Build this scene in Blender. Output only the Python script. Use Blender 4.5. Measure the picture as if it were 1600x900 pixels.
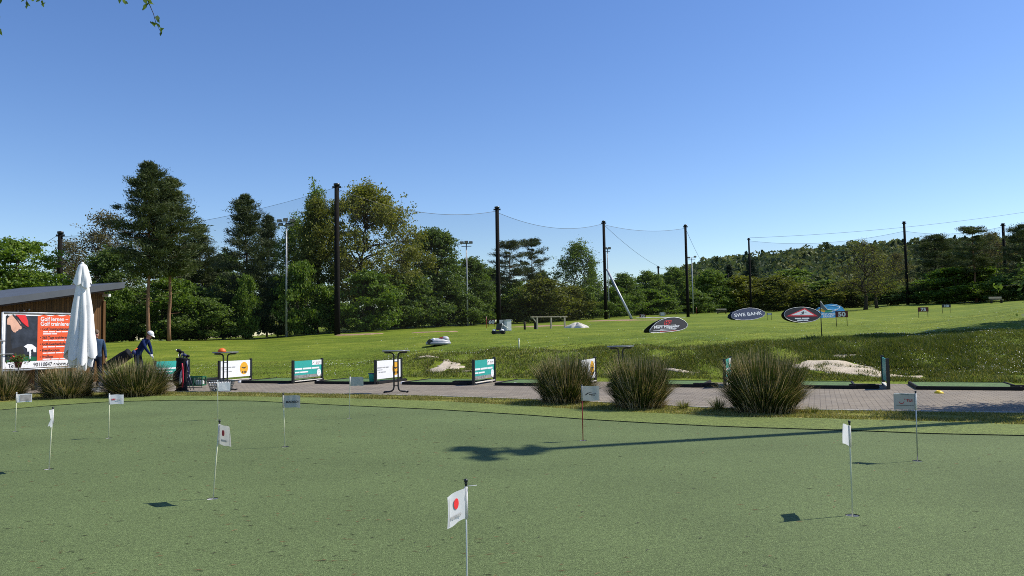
import bpy, bmesh, math, random
import numpy as np
from mathutils import Vector, Matrix, Euler

for o in list(bpy.data.objects): bpy.data.objects.remove(o)
scene = bpy.context.scene
COL = scene.collection
PI = math.pi

# ------------------------------------------------------------------ camera, sky, sun, exposure
CAM_Z, F = 1.5, 1200.0
cam_d = bpy.data.cameras.new('camera'); cam = bpy.data.objects.new('camera', cam_d); COL.objects.link(cam)
cam_d.sensor_width = 36; cam_d.lens = 36 * F / 1600; cam_d.clip_end = 3000; cam_d.clip_start = 0.1
CAM_M = Matrix.Translation((0, 0, CAM_Z)) @ Matrix.Rotation(math.radians(90 + 3.34), 4, 'X') @ Matrix.Rotation(math.radians(-1.0), 4, 'Z')
cam.matrix_world = CAM_M
scene.camera = cam
scene.render.resolution_x, scene.render.resolution_y = 1024, 576

SUN_AZ, SUN_EL = math.radians(74.5), math.radians(48)
SUN_DIR = Vector((math.sin(SUN_AZ) * math.cos(SUN_EL), math.cos(SUN_AZ) * math.cos(SUN_EL), math.sin(SUN_EL)))
world = bpy.data.worlds.new('World'); scene.world = world; world.use_nodes = True
wn = world.node_tree; wn.nodes.clear()
sky = wn.nodes.new('ShaderNodeTexSky'); sky.sky_type = 'NISHITA'; sky.sun_disc = False
sky.sun_elevation = SUN_EL; sky.sun_rotation = SUN_AZ; sky.altitude = 250; sky.air_density = 1.0; sky.dust_density = 0.25; sky.ozone_density = 2.6
bg = wn.nodes.new('ShaderNodeBackground'); bg.inputs[1].default_value = 0.108
wo = wn.nodes.new('ShaderNodeOutputWorld')
hs = wn.nodes.new('ShaderNodeHueSaturation'); hs.inputs['Saturation'].default_value = 1.2; hs.inputs['Hue'].default_value = .511
wn.links.new(sky.outputs[0], hs.inputs['Color']); wn.links.new(hs.outputs[0], bg.inputs[0]); wn.links.new(bg.outputs[0], wo.inputs[0])
sl = bpy.data.lights.new('sun', 'SUN'); sl.energy = 4.0; sl.angle = math.radians(0.53); sl.color = (1.0, 0.945, 0.86)
so = bpy.data.objects.new('sun', sl); COL.objects.link(so); so.rotation_euler = (-SUN_DIR).to_track_quat('-Z', 'Y').to_euler(); so.location = (20, 5, 40)
vs = scene.view_settings
vs.view_transform = 'Standard'; vs.look = 'None'; vs.exposure = 0.52; vs.gamma = 1; vs.use_curve_mapping = False
scene.cycles.max_bounces = 6; scene.cycles.transparent_max_bounces = 24; scene.cycles.diffuse_bounces = 3
scene.cycles.use_denoising = False; scene.cycles.use_adaptive_sampling = False; scene.cycles.filter_width = 0.95

# ------------------------------------------------------------------ helpers: placing
ROT3 = CAM_M.to_3x3()
def ray(u, v): return ROT3 @ Vector(((u - 800) / F, -(v - 450) / F, -1.0))
def at(u, v, d):
    r = ray(u, v); return Vector((0, 0, CAM_Z)) + r * (d / r.y)
def gnd(u, v, z=0.0):
    r = ray(u, v); return Vector((0, 0, CAM_Z)) + r * ((z - CAM_Z) / r.z)
def zof(u, v, d): return at(u, v, d).z

# ------------------------------------------------------------------ helpers: objects
def tag(o, label, cat, group=None):
    o['label'] = label; o['category'] = cat
    if group: o['group'] = group
    return o
def thing(name, label, cat, loc=(0, 0, 0), rz=0.0, group=None):
    o = bpy.data.objects.new(name, None); COL.objects.link(o)
    o.location = loc; o.rotation_euler = (0, 0, rz); o.empty_display_size = .2
    return tag(o, label, cat, group)
def link_mesh(name, me, parent=None, loc=None):
    o = bpy.data.objects.new(name, me); COL.objects.link(o)
    if parent: o.parent = parent
    if loc is not None: o.location = loc
    return o
def copy_tree(o, parent=None):
    c = o.copy(); COL.objects.link(c)
    if parent: c.parent = parent
    for ch in list(o.children): copy_tree(ch, c)
    return c

class MB:
    """collects shapes and links them as one mesh object"""
    def __init__(s): s.v = []; s.f = []; s.m = []; s.sm = []
    def add(s, vs, fs, mi=0, smooth=False, M=None):
        b = len(s.v)
        for p in vs:
            p = Vector(p); s.v.append(tuple(M @ p if M is not None else p))
        for f in fs:
            s.f.append(tuple(b + i for i in f)); s.m.append(mi); s.sm.append(smooth)
        return s
    def box(s, c, size, mi=0, rot=None, bev=0.0):
        x, y, z = [a / 2 for a in size]
        M = Matrix.Translation(c) @ (rot.to_matrix().to_4x4() if rot is not None else Matrix())
        if bev <= 0:
            vs = [(-x,-y,-z),(x,-y,-z),(x,y,-z),(-x,y,-z),(-x,-y,z),(x,-y,z),(x,y,z),(-x,y,z)]
            return s.add(vs, [(0,3,2,1),(4,5,6,7),(0,1,5,4),(1,2,6,5),(2,3,7,6),(3,0,4,7)], mi, False, M)
        bm = bmesh.new(); bmesh.ops.create_cube(bm, size=1)
        for v in bm.verts: v.co = Vector((v.co.x * 2 * x, v.co.y * 2 * y, v.co.z * 2 * z))
        bmesh.ops.bevel(bm, geom=list(bm.edges), offset=bev, segments=2, affect='EDGES')
        bm.verts.index_update()
        s.add([v.co.copy() for v in bm.verts], [[v.index for v in f.verts] for f in bm.faces], mi, False, M); bm.free(); return s
    def tube(s, pts, rs, n=8, mi=0, cap=True, smooth=True):
        pts = [Vector(p) for p in pts]
        if not hasattr(rs, '__len__'): rs = [rs] * len(pts)
        base = len(s.v); up = None
        for i, p in enumerate(pts):
            t = (pts[min(i + 1, len(pts) - 1)] - pts[max(i - 1, 0)])
            if t.length < 1e-9: t = Vector((0, 0, 1))
            t.normalize()
            if up is None:
                up = t.orthogonal().normalized()
            else:
                up = up - t * up.dot(t)
                up = up.normalized() if up.length > 1e-6 else t.orthogonal().normalized()
            w = t.cross(up)
            for k in range(n):
                a = 2 * PI * k / n
                q = p + (up * math.cos(a) + w * math.sin(a)) * rs[i]
                s.v.append(tuple(q))
        for i in range(len(pts) - 1):
            for k in range(n):
                k2 = (k + 1) % n
                s.f.append((base + i*n + k, base + i*n + k2, base + (i+1)*n + k2, base + (i+1)*n + k)); s.m.append(mi); s.sm.append(smooth)
        if cap:
            s.f.append(tuple(base + k for k in range(n))[::-1]); s.m.append(mi); s.sm.append(False)
            e = base + (len(pts) - 1) * n
            s.f.append(tuple(e + k for k in range(n))); s.m.append(mi); s.sm.append(False)
        return s
    def lathe(s, prof, n=24, mi=0, M=None, smooth=True, caps=True):
        vs = []; fs = []
        for r, z in prof:
            for k in range(n):
                a = 2 * PI * k / n; vs.append((r * math.cos(a), r * math.sin(a), z))
        for i in range(len(prof) - 1):
            for k in range(n):
                k2 = (k + 1) % n
                fs.append((i*n + k, i*n + k2, (i+1)*n + k2, (i+1)*n + k))
        if caps and prof[0][0] > 1e-4: fs.append(tuple(range(n))[::-1])
        if caps and prof[-1][0] > 1e-4: fs.append(tuple((len(prof)-1)*n + k for k in range(n)))
        return s.add(vs, fs, mi, smooth, M)
    def ball(s, c, r, n=12, mi=0, sc=(1, 1, 1), rot=None):
        prof = [(max(1e-5, r * math.sin(PI * i / n)), -r * math.cos(PI * i / n)) for i in range(n + 1)]
        M = Matrix.Translation(c) @ (rot.to_matrix().to_4x4() if rot is not None else Matrix()) @ Matrix.Diagonal((*sc, 1))
        return s.lathe(prof, max(8, n + 4), mi, M)
    def prism(s, outline, depth, M, mi=0):
        """outline in local XZ, thickness along +Y"""
        n = len(outline)
        vs = [(x, 0, z) for x, z in outline] + [(x, depth, z) for x, z in outline]
        fs = [tuple(range(n)), tuple(range(n, 2 * n))[::-1]] + [(i, i + n, (i + 1) % n + n, (i + 1) % n) for i in range(n)]
        return s.add(vs, fs, mi, False, M)
    def build(s, name, mats, parent=None, loc=None):
        me = bpy.data.meshes.new(name); me.from_pydata(s.v, [], s.f)
        for m in (mats if isinstance(mats, (list, tuple)) else [mats]): me.materials.append(m)
        if s.f:
            me.polygons.foreach_set('material_index', s.m); me.polygons.foreach_set('use_smooth', s.sm)
        me.update()
        return link_mesh(name, me, parent, loc)

def quad_mesh(name, V, n, mat, tint=None, sides=4):
    """fast mesh of n separate faces of `sides` corners"""
    me = bpy.data.meshes.new(name)
    me.vertices.add(n * sides); me.vertices.foreach_set('co', np.ascontiguousarray(V, dtype=np.float32).ravel())
    me.loops.add(n * sides); me.loops.foreach_set('vertex_index', np.arange(n * sides, dtype=np.int32))
    me.polygons.add(n); me.polygons.foreach_set('loop_start', np.arange(n, dtype=np.int32) * sides)
    try: me.polygons.foreach_set('loop_total', np.full(n, sides, dtype=np.int32))
    except Exception: pass
    if tint is not None:
        a = me.attributes.new('tint', 'FLOAT', 'FACE'); a.data.foreach_set('value', tint.astype(np.float32))
    me.materials.append(mat); me.update(calc_edges=True); me.validate()
    return me

# ------------------------------------------------------------------ materials
def nm(name):
    m = bpy.data.materials.new(name); m.use_nodes = True
    nt = m.node_tree; nt.nodes.clear()
    out = nt.nodes.new('ShaderNodeOutputMaterial')
    return m, nt, out
def N(nt, t, **kw):
    n = nt.nodes.new(t)
    for k, v in kw.items(): setattr(n, k, v)
    return n
def c4(c): return (*c, 1.0)
def noise(nt, vec, scale, detail=4, rough=.55):
    n = N(nt, 'ShaderNodeTexNoise'); n.inputs['Scale'].default_value = scale; n.inputs['Detail'].default_value = detail; n.inputs['Roughness'].default_value = rough
    if vec is not None: nt.links.new(vec, n.inputs['Vector'])
    return n.outputs['Fac']
def ramp(nt, fac, stops):
    r = N(nt, 'ShaderNodeValToRGB'); e = r.color_ramp.elements
    while len(e) < len(stops): e.new(.5)
    for el, (p, c) in zip(e, stops): el.position = p; el.color = c4(c) if len(c) == 3 else c
    nt.links.new(fac, r.inputs[0]); return r.outputs[0]
def mixc(nt, fac, a, b, mode='MIX'):
    m = N(nt, 'ShaderNodeMix', data_type='RGBA', blend_type=mode)
    if isinstance(fac, (int, float)): m.inputs[0].default_value = fac
    else: nt.links.new(fac, m.inputs[0])
    for s_, x in ((6, a), (7, b)):
        if isinstance(x, tuple): m.inputs[s_].default_value = c4(x)
        else: nt.links.new(x, m.inputs[s_])
    return m.outputs[2]
def coords(nt, kind='Object'):
    return N(nt, 'ShaderNodeTexCoord').outputs[kind]
def mapping(nt, vec, rot=(0,0,0), scale=(1,1,1), loc=(0,0,0)):
    m = N(nt, 'ShaderNodeMapping'); m.inputs['Rotation'].default_value = rot; m.inputs['Scale'].default_value = scale; m.inputs['Location'].default_value = loc
    nt.links.new(vec, m.inputs[0]); return m.outputs[0]
def bump(nt, h, strength, dist):
    b = N(nt, 'ShaderNodeBump'); b.inputs['Strength'].default_value = strength; b.inputs['Distance'].default_value = dist
    nt.links.new(h, b.inputs['Height']); return b.outputs[0]
def princ(nt, out, col, rough=.6, spec=.5, metal=0, normal=None, **kw):
    p = N(nt, 'ShaderNodeBsdfPrincipled')
    if isinstance(col, tuple): p.inputs['Base Color'].default_value = c4(col)
    else: nt.links.new(col, p.inputs['Base Color'])
    if isinstance(rough, (int, float)): p.inputs['Roughness'].default_value = rough
    else: nt.links.new(rough, p.inputs['Roughness'])
    p.inputs['Specular IOR Level'].default_value = spec; p.inputs['Metallic'].default_value = metal
    if normal is not None: nt.links.new(normal, p.inputs['Normal'])
    if out is not None: nt.links.new(p.outputs[0], out.inputs[0])
    return p
def plain(name, col, rough=.6, spec=.4, metal=0, var=.18, scale=6.0, bmp=.15, bdist=.004):
    """paint, plastic, metal ... with slight dirt and unevenness"""
    m, nt, out = nm(name); v = coords(nt)
    f = noise(nt, v, scale, 5)
    lo = tuple(c * (1 - var) for c in col); hi = tuple(min(1, c * (1 + var)) for c in col)
    colr = ramp(nt, f, [(.3, lo), (.7, hi)])
    nrm = bump(nt, noise(nt, v, scale * 14, 3), bmp, bdist) if bmp else None
    princ(nt, out, colr, rough, spec, metal, nrm); return m
def cloth_mat(name, col, trans=.35, var=.1):
    m, nt, out = nm(name); v = coords(nt)
    cr = ramp(nt, noise(nt, v, 9, 4), [(.3, tuple(c*(1-var) for c in col)), (.7, col)])
    d = N(nt, 'ShaderNodeBsdfDiffuse'); t = N(nt, 'ShaderNodeBsdfTranslucent'); x = N(nt, 'ShaderNodeMixShader'); x.inputs[0].default_value = trans
    nt.links.new(cr, d.inputs[0]); nt.links.new(cr, t.inputs[0]); nt.links.new(d.outputs[0], x.inputs[1]); nt.links.new(t.outputs[0], x.inputs[2])
    nt.links.new(x.outputs[0], out.inputs[0]); return m
def leaf_mat(name, stops, trans=.4, gloss=.03, objvar=.25):
    m, nt, out = nm(name)
    a = N(nt, 'ShaderNodeAttribute'); a.attribute_name = 'tint'
    oi = N(nt, 'ShaderNodeObjectInfo')
    mm = N(nt, 'ShaderNodeMath', operation='MULTIPLY_ADD'); mm.inputs[1].default_value = objvar; mm.inputs[2].default_value = -objvar / 2
    nt.links.new(oi.outputs['Random'], mm.inputs[0])
    ad = N(nt, 'ShaderNodeMath', operation='ADD'); nt.links.new(a.outputs['Fac'], ad.inputs[0]); nt.links.new(mm.outputs[0], ad.inputs[1])
    cr = ramp(nt, ad.outputs[0], stops)
    d = N(nt, 'ShaderNodeBsdfDiffuse'); t = N(nt, 'ShaderNodeBsdfTranslucent'); x = N(nt, 'ShaderNodeMixShader'); x.inputs[0].default_value = trans
    tc = mixc(nt, 1.0, cr, (1.0, 1.0, .55), 'MULTIPLY')
    nt.links.new(cr, d.inputs[0]); nt.links.new(tc, t.inputs[0]); nt.links.new(d.outputs[0], x.inputs[1]); nt.links.new(t.outputs[0], x.inputs[2])
    g = N(nt, 'ShaderNodeBsdfGlossy'); g.inputs['Roughness'].default_value = .6; y = N(nt, 'ShaderNodeMixShader'); y.inputs[0].default_value = gloss
    nt.links.new(x.outputs[0], y.inputs[1]); nt.links.new(g.outputs[0], y.inputs[2]); nt.links.new(y.outputs[0], out.inputs[0]); return m
def bark_mat(name, c0, c1, scale=3):
    m, nt, out = nm(name); v = mapping(nt, coords(nt), scale=(scale, scale, scale * .25))
    f = noise(nt, v, 3, 6, .65); princ(nt, out, ramp(nt, f, [(.3, c0), (.7, c1)]), .9, .1, normal=bump(nt, f, .7, .04)); return m

M = {}
M['black_rubber'] = plain('black_rubber', (.012, .012, .013), .75, .3, bmp=.3)
M['black_paint'] = plain('black_paint', (.014, .015, .016), .4, .5, var=.3)
M['pole_black'] = bark_mat('pole_black', (.006, .0055, .005), (.02, .018, .016), 8)
M['steel'] = plain('steel', (.42, .44, .45), .4, .5, .85)
M['galv'] = plain('galv', (.40, .42, .43), .5, .5, .4, var=.25)
M['dark_lamp'] = plain('dark_lamp', (.05, .06, .05), .5)
M['white_paint'] = plain('white_paint', (.78, .78, .76), .45)
M['white_plastic'] = plain('white_plastic', (.72, .72, .71), .35)
M['pale_plastic'] = plain('pale_plastic', (.46, .46, .46), .4)
M['grey_plastic'] = plain('grey_plastic', (.33, .34, .36), .4)
M['dark_plastic'] = plain('dark_plastic', (.035, .037, .04), .45)
M['cream_pole'] = plain('cream_pole', (.66, .66, .45), .35)
M['red_pole'] = plain('red_pole', (.28, .012, .02), .35)
M['flag_white'] = cloth_mat('flag_white', (.88, .87, .85), .5)
M['flag_cream'] = cloth_mat('flag_cream', (.72, .68, .60), .3)
M['flag_shade_grey'] = cloth_mat('flag_shade_grey', (.50, .50, .45), .3)  # grey base carries the shade of backlit flags; also the pale green one
M['flag_dark'] = cloth_mat('flag_dark', (.26, .29, .29), .2)  # backlit smile flag's shade put into the colour; also the pennant's own dark green
M['flag_red'] = cloth_mat('flag_red', (.62, .035, .03), .2)
M['ink_black'] = plain('ink_black', (.03, .03, .035), .7, bmp=0)
M['ink_grey'] = plain('ink_grey', (.38, .38, .37), .7, bmp=0)
M['ink_red'] = plain('ink_red', (.42, .02, .03), .7, bmp=0)
M['white_print'] = plain('white_print', (.8, .8, .8), .5, bmp=0, var=.04)
M['orange_print'] = plain('orange_print', (.78, .105, .03), .45, bmp=0, var=.05)
M['teal_print'] = plain('teal_print', (.035, .36, .31), .45, bmp=0, var=.07)
M['grey_print'] = plain('grey_print', (.25, .24, .23), .5, bmp=0, var=.5, scale=9)
M['yellow_print'] = plain('yellow_print', (.78, .40, .03), .45, bmp=0, var=.06)
M['navy_print'] = plain('navy_print', (.028, .045, .10), .5, bmp=.1, var=.12)
M['black_print'] = plain('black_print', (.017, .017, .019), .5, bmp=.1, var=.2)
M['red_print'] = plain('red_print', (.72, .03, .035), .5, bmp=0, var=.05)
M['sky_print'] = plain('sky_print', (.06, .36, .68), .45, bmp=0, var=.05)
M['green_print'] = plain('green_print', (.04, .30, .10), .45, bmp=0, var=.05)
M['maroon_print'] = plain('maroon_print', (.10, .012, .014), .5, bmp=0, var=.1)
M['pink_skin_print'] = plain('pink_skin_print', (.70, .40, .28), .5, bmp=0, var=.16, scale=5)
M['dark_sky_print'] = plain('dark_sky_print', (.03, .036, .05), .4, bmp=0, var=.6, scale=3)
M['yellow_rubber'] = plain('yellow_rubber', (.78, .55, .01), .5)
M['orange_rubber'] = plain('orange_rubber', (.75, .13, .02), .5)
M['table_top'] = plain('table_top', (.16, .165, .16), .3, .5)
M['crate_green'] = plain('crate_green', (.012, .11, .045), .45)
M['basket'] = plain('basket', (.025, .045, .05), .5)
M['zinc_roof'] = plain('zinc_roof', (.085, .095, .105), .6, .3, .1, var=.12, scale=2)
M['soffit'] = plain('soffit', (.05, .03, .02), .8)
M['bare_wood'] = bark_mat('bare_wood', (.36, .31, .22), (.52, .46, .34), 6)
M['navy_fabric'] = plain('navy_fabric', (.01, .022, .085), .85, .1, var=.3, scale=10, bmp=.5)
M['slate_fabric'] = plain('slate_fabric', (.04, .07, .12), .85, .1, var=.3, scale=10, bmp=.5)
M['trouser'] = plain('trouser', (.012, .016, .03), .85, .1, var=.3, bmp=.4)
M['skin'] = plain('skin', (.50, .27, .19), .55, .3, var=.1)
M['hair'] = plain('hair', (.12, .08, .05), .8)
M['shoe'] = plain('shoe', (.3, .3, .3), .5)
M['bag_black'] = plain('bag_black', (.008, .008, .011), .7, .2, var=.4, bmp=.4)
M['bag_white'] = plain('bag_white', (.6, .6, .58), .6, bmp=.3)
M['bag_red'] = plain('bag_red', (.5, .02, .05), .6)
M['bag_navy'] = plain('bag_navy', (.012, .02, .10), .6)
M['ball'] = plain('ball', (.8, .8, .78), .35, bmp=.3)
M['needle'] = leaf_mat('needle', [(0, (.034, .052, .018)), (.5, (.072, .098, .033)), (1, (.13, .16, .055))], .22, .03)
M['spruce'] = leaf_mat('spruce', [(0, (0.016, 0.031, 0.018)), (.5, (0.031, 0.055, 0.029)), (1, (0.052, 0.083, 0.039))], .12, .04)
M['leaf_spring'] = leaf_mat('leaf_spring', [(0, (0.060, 0.120, 0.012)), (.5, (0.126, 0.216, 0.022)), (1, (0.228, 0.312, 0.036))], .45)
M['leaf_mid'] = leaf_mat('leaf_mid', [(0, (.068, .12, .02)), (.5, (.13, .205, .033)), (1, (.22, .30, .055))], .46)
M['leaf_olive'] = leaf_mat('leaf_olive', [(0, (.085, .105, .014)), (.5, (.16, .18, .026)), (1, (.28, .28, .05))], .42)
M['leaf_dark'] = leaf_mat('leaf_dark', [(0, (.055, .10, .02)), (.5, (.105, .17, .033)), (1, (.19, .255, .055))], .44)
M['leaf_brown'] = leaf_mat('leaf_brown', [(0, (0.098, 0.091, 0.042)), (.5, (0.140, 0.126, 0.056)), (1, (0.210, 0.196, 0.070))], .35)
M['bark_dark'] = bark_mat('bark_dark', (.028, .023, .017), (.075, .062, .048))
M['bark_pine'] = bark_mat('bark_pine', (.13, .075, .045), (.30, .17, .10))
M['bark_pale'] = bark_mat('bark_pale', (.12, .11, .095), (.26, .24, .21))
M['reed'] = leaf_mat('reed', [(0, (.016, .028, .007)), (.4, (.046, .070, .014)), (.70, (.115, .13, .03)), (.84, (.29, .21, .10)), (1, (.60, .47, .29))], .2, .02, 0.0)
M['blade'] = leaf_mat('blade', [(0, (.055, .085, .012)), (.45, (.11, .14, .02)), (.78, (.27, .25, .06)), (1, (.40, .33, .15))], .35, .03, 0.0)
M['petal'] = plain('petal', (.8, .8, .75), .6, bmp=0)

def net_mat():
    m, nt, out = nm('net_mesh')
    t = N(nt, 'ShaderNodeBsdfTransparent'); d = N(nt, 'ShaderNodeBsdfDiffuse'); d.inputs[0].default_value = (.03, .03, .03, 1)
    x = N(nt, 'ShaderNodeMixShader'); x.inputs[0].default_value = .13
    nt.links.new(t.outputs[0], x.inputs[1]); nt.links.new(d.outputs[0], x.inputs[2]); nt.links.new(x.outputs[0], out.inputs[0]); return m
M['net'] = net_mat()

def turf_mat(name, a, b, c, fine, coarse):
    m, nt, out = nm(name); v = coords(nt)
    f1 = noise(nt, v, fine, 2, .6); f2 = noise(nt, v, coarse, 4); f3 = noise(nt, v, fine * .3, 3, .75); f4 = noise(nt, v, fine * .08, 3, .6)
    col = ramp(nt, f1, [(.30, a), (.5, b), (.72, c)])
    for ff, k in ((f2, .13), (f3, .54), (f4, .14)):
        col = mixc(nt, 1.0, col, ramp(nt, ff, [(.28, (1-k, 1-k, 1-k)), (.5, (1, 1, 1)), (.72, (1+k, 1+k, 1+k))]), 'MULTIPLY')
    princ(nt, out, col, .85, .2, normal=bump(nt, mixc(nt, .5, f1, f3), .8, .012)); return m
M['putting_turf'] = turf_mat('putting_turf', (.036, .062, .016), (.092, .130, .043), (.24, .285, .13), 150, .5)
M['fringe_turf'] = turf_mat('fringe_turf', (.045, .075, .012), (.12, .16, .034), (.28, .31, .11), 90, .7)
M['mat_turf'] = turf_mat('mat_turf', (.05, .095, .03), (.095, .16, .055), (.15, .225, .085), 60, 1.5)

def lawn_mat():
    m, nt, out = nm('field_grass'); v = coords(nt, 'Object')
    f_big = noise(nt, v, .06, 4); f_mid = noise(nt, v, .45, 5, .6); f_fine = noise(nt, v, 9, 4, .7)
    vs_ = mapping(nt, v, rot=(0, 0, math.radians(68)), scale=(.15, 1.3, 1)); f_row = noise(nt, vs_, .5, 3)
    col = ramp(nt, f_mid, [(.25, (.085, .13, .011)), (.5, (.13, .18, .016)), (.72, (.195, .23, .028))])
    col = mixc(nt, 1.0, col, ramp(nt, f_fine, [(.3, (.55, .6, .5)), (.5, (1, 1, 1)), (.7, (1.5, 1.4, 1.3))]), 'MULTIPLY')
    col = mixc(nt, 1.0, col, ramp(nt, f_big, [(.3, (.8, .85, .8)), (.7, (1.2, 1.12, 1.1))]), 'MULTIPLY')
    col = mixc(nt, 1.0, col, ramp(nt, f_row, [(.35, (.86, .88, .85)), (.65, (1.12, 1.1, 1.1))]), 'MULTIPLY')
    princ(nt, out, col, .9, .12, normal=bump(nt, f_fine, .9, .05)); return m
M['field_grass'] = lawn_mat()
def strip_mat():
    m, nt, out = nm('dry_grass'); v = coords(nt)
    f = noise(nt, v, 3.0, 5, .65); g = noise(nt, v, 45, 3, .7)
    col = ramp(nt, f, [(.3, (.11, .14, .02)), (.5, (.20, .205, .04)), (.7, (.34, .29, .11))])
    col = mixc(nt, 1.0, col, ramp(nt, g, [(.3, (.5, .5, .5)), (.7, (1.45, 1.4, 1.35))]), 'MULTIPLY')
    princ(nt, out, col, .9, .1, normal=bump(nt, g, .8, .02)); return m
M['dry_grass'] = strip_mat()
def sand_mat(name='sand', a=(.40, .33, .24), b=(.56, .48, .36)):
    m, nt, out = nm(name); v = coords(nt)
    f = noise(nt, v, 2.5, 6, .65); g = noise(nt, v, 40, 3)
    princ(nt, out, ramp(nt, f, [(.3, a), (.7, b)]), .95, .1, normal=bump(nt, mixc(nt, .5, f, g), .8, .06)); return m
M['sand'] = sand_mat('sand', (.44, .37, .27), (.66, .57, .43)); M['earth'] = sand_mat('earth', (.26, .16, .10), (.42, .29, .20)); M['white_sand'] = sand_mat('white_sand', (.55, .51, .43), (.72, .68, .60))
TEE_ROT = math.atan2(.93, .368)          # direction of play; the row of tees runs across it
def paver_mat():
    m, nt, out = nm('pavers'); v = mapping(nt, coords(nt), rot=(0, 0, -TEE_ROT + PI / 2))
    b = N(nt, 'ShaderNodeTexBrick'); nt.links.new(v, b.inputs['Vector'])
    b.inputs['Scale'].default_value = 1.0; b.inputs['Brick Width'].default_value = .21; b.inputs['Row Height'].default_value = .11; b.inputs['Mortar Size'].default_value = .007
    b.inputs['Color1'].default_value = (.218, .188, .145, 1); b.inputs['Color2'].default_value = (.272, .238, .187, 1); b.inputs['Mortar'].default_value = (.075, .062, .05, 1); b.inputs['Bias'].default_value = -.1
    col = mixc(nt, 1.0, b.outputs[0], ramp(nt, noise(nt, v, .8, 5, .6), [(.3, (.78, .78, .8)), (.7, (1.2, 1.17, 1.12))]), 'MULTIPLY')
    col = mixc(nt, 1.0, col, ramp(nt, noise(nt, v, 60, 3), [(.3, (.8, .8, .8)), (.7, (1.18, 1.18, 1.18))]), 'MULTIPLY')
    h = N(nt, 'ShaderNodeMath', operation='SUBTRACT'); h.inputs[0].default_value = 1; nt.links.new(b.outputs['Fac'], h.inputs[1])
    princ(nt, out, col, .85, .2, normal=bump(nt, h.outputs[0], .6, .006)); return m
M['pavers'] = paver_mat()
def plank_mat():
    m, nt, out = nm('larch_planks'); v = coords(nt)
    s = N(nt, 'ShaderNodeSeparateXYZ'); nt.links.new(v, s.inputs[0])
    k = N(nt, 'ShaderNodeMath', operation='MULTIPLY'); k.inputs[1].default_value = 1 / .095; nt.links.new(s.outputs[0], k.inputs[0])
    fl = N(nt, 'ShaderNodeMath', operation='FLOOR'); nt.links.new(k.outputs[0], fl.inputs[0])
    fr = N(nt, 'ShaderNodeMath', operation='FRACT'); nt.links.new(k.outputs[0], fr.inputs[0])
    wn_ = N(nt, 'ShaderNodeTexWhiteNoise', noise_dimensions='1D'); nt.links.new(fl.outputs[0], wn_.inputs['W'])
    gr = noise(nt, mapping(nt, v, scale=(14, 14, .8)), 3, 5)
    col = mixc(nt, 1.0, ramp(nt, wn_.outputs[0], [(0, (.115, .056, .017)), (1, (.19, .092, .027))]), ramp(nt, gr, [(.3, (.7, .7, .7)), (.7, (1.2, 1.2, 1.2))]), 'MULTIPLY')
    gap = ramp(nt, fr.outputs[0], [(0, (.12, .12, .12)), (.10, (1, 1, 1))]); gap.node.color_ramp.interpolation = 'CONSTANT'
    col = mixc(nt, 1.0, col, gap, 'MULTIPLY')
    princ(nt, out, col, .7, .25, normal=bump(nt, gap, .6, .01)); return m
M['planks'] = plank_mat()

# ------------------------------------------------------------------ the ground
def curve_xy(pixels, z=0.0):
    pts = [gnd(u, v, z) for u, v in pixels]; pts.sort(key=lambda p: p.x)
    xs = np.array([p.x for p in pts]); ys = np.array([p.y for p in pts])
    sl0 = (ys[2] - ys[0]) / (xs[2] - xs[0]); sl1 = (ys[-1] - ys[-3]) / (xs[-1] - xs[-3])
    def f(x):
        if x < xs[0]: return float(ys[0] + (x - xs[0]) * max(-.35, min(.1, sl0)))
        if x > xs[-1]: return float(ys[-1] + (x - xs[-1]) * max(-.35, min(.1, sl1)))
        return float(np.interp(x, xs, ys))
    return f
green_edge = curve_xy([(0,641),(80,634),(170,628),(280,625.5),(400,627),(542,634),(680,640),(820,648.5),(907,655),(1000,660.5),(1110,666),(1180,668.5),(1331,673),(1458,678),(1600,681)])
fringe_edge = curve_xy([(0,629),(62,626),(125,623),(200,620),(300,619),(400,620.5),(542,623),(680,627.5),(820,635),(907,640.5),(1000,645.5),(1110,650.5),(1180,653),(1320,656),(1458,660),(1600,665)])
strip_edge = curve_xy([(0,616),(100,614.5),(200,613),(300,612.5),(400,614),(542,616.5),(680,619.5),(820,624.5),(950,630),(1110,638),(1250,641),(1458,644),(1600,646)])
P_FRONT = Vector((10.4, 17.8, 0)); TD = Vector((-.93, .368, 0)).normalized(); RD = Vector((.368, .93, 0)).normalized()
P_FAR = P_FRONT + RD * 2.0
def far_edge(x): return P_FAR.y + (x - P_FAR.x) * TD.y / TD.x
XS = np.arange(-46, 46.01, .25)
def wob(x, s, a): return a * (math.sin(x * 3.1 * s + s) + .6 * math.sin(x * 7.3 * s + 2 * s) + .4 * math.sin(x * 17.7 * s))
def sheet(name, lo, hi, mat, z0=0.0, z1=0.0, rows=1, xs=XS):
    vs = []; fs = []; n = len(xs)
    for j in range(rows + 1):
        t = j / rows
        for x in xs: vs.append((x, lo(x) * (1 - t) + hi(x) * t, z0 * (1 - t) + z1 * t))
    for j in range(rows):
        for i in range(n - 1): fs.append((j*n+i, j*n+i+1, (j+1)*n+i+1, (j+1)*n+i))
    o = MB().add(vs, fs).build(name, mat); o['kind'] = 'structure'; return o
fr_w = lambda x: fringe_edge(x) + wob(x, 1.3, .02)
st_w = lambda x: strip_edge(x) + wob(x, .9, .015)
ge = lambda x: green_edge(x)
sheet('artificial_fringe', lambda x: ge(x) - .02, lambda x: fr_w(x) + .05, M['fringe_turf'], .012, .012)
sheet('grass_strip', fr_w, lambda x: st_w(x) + .05, M['dry_grass'], .006, .006)
sheet('paved_path', st_w, far_edge, M['pavers'], 0, 0)
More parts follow.
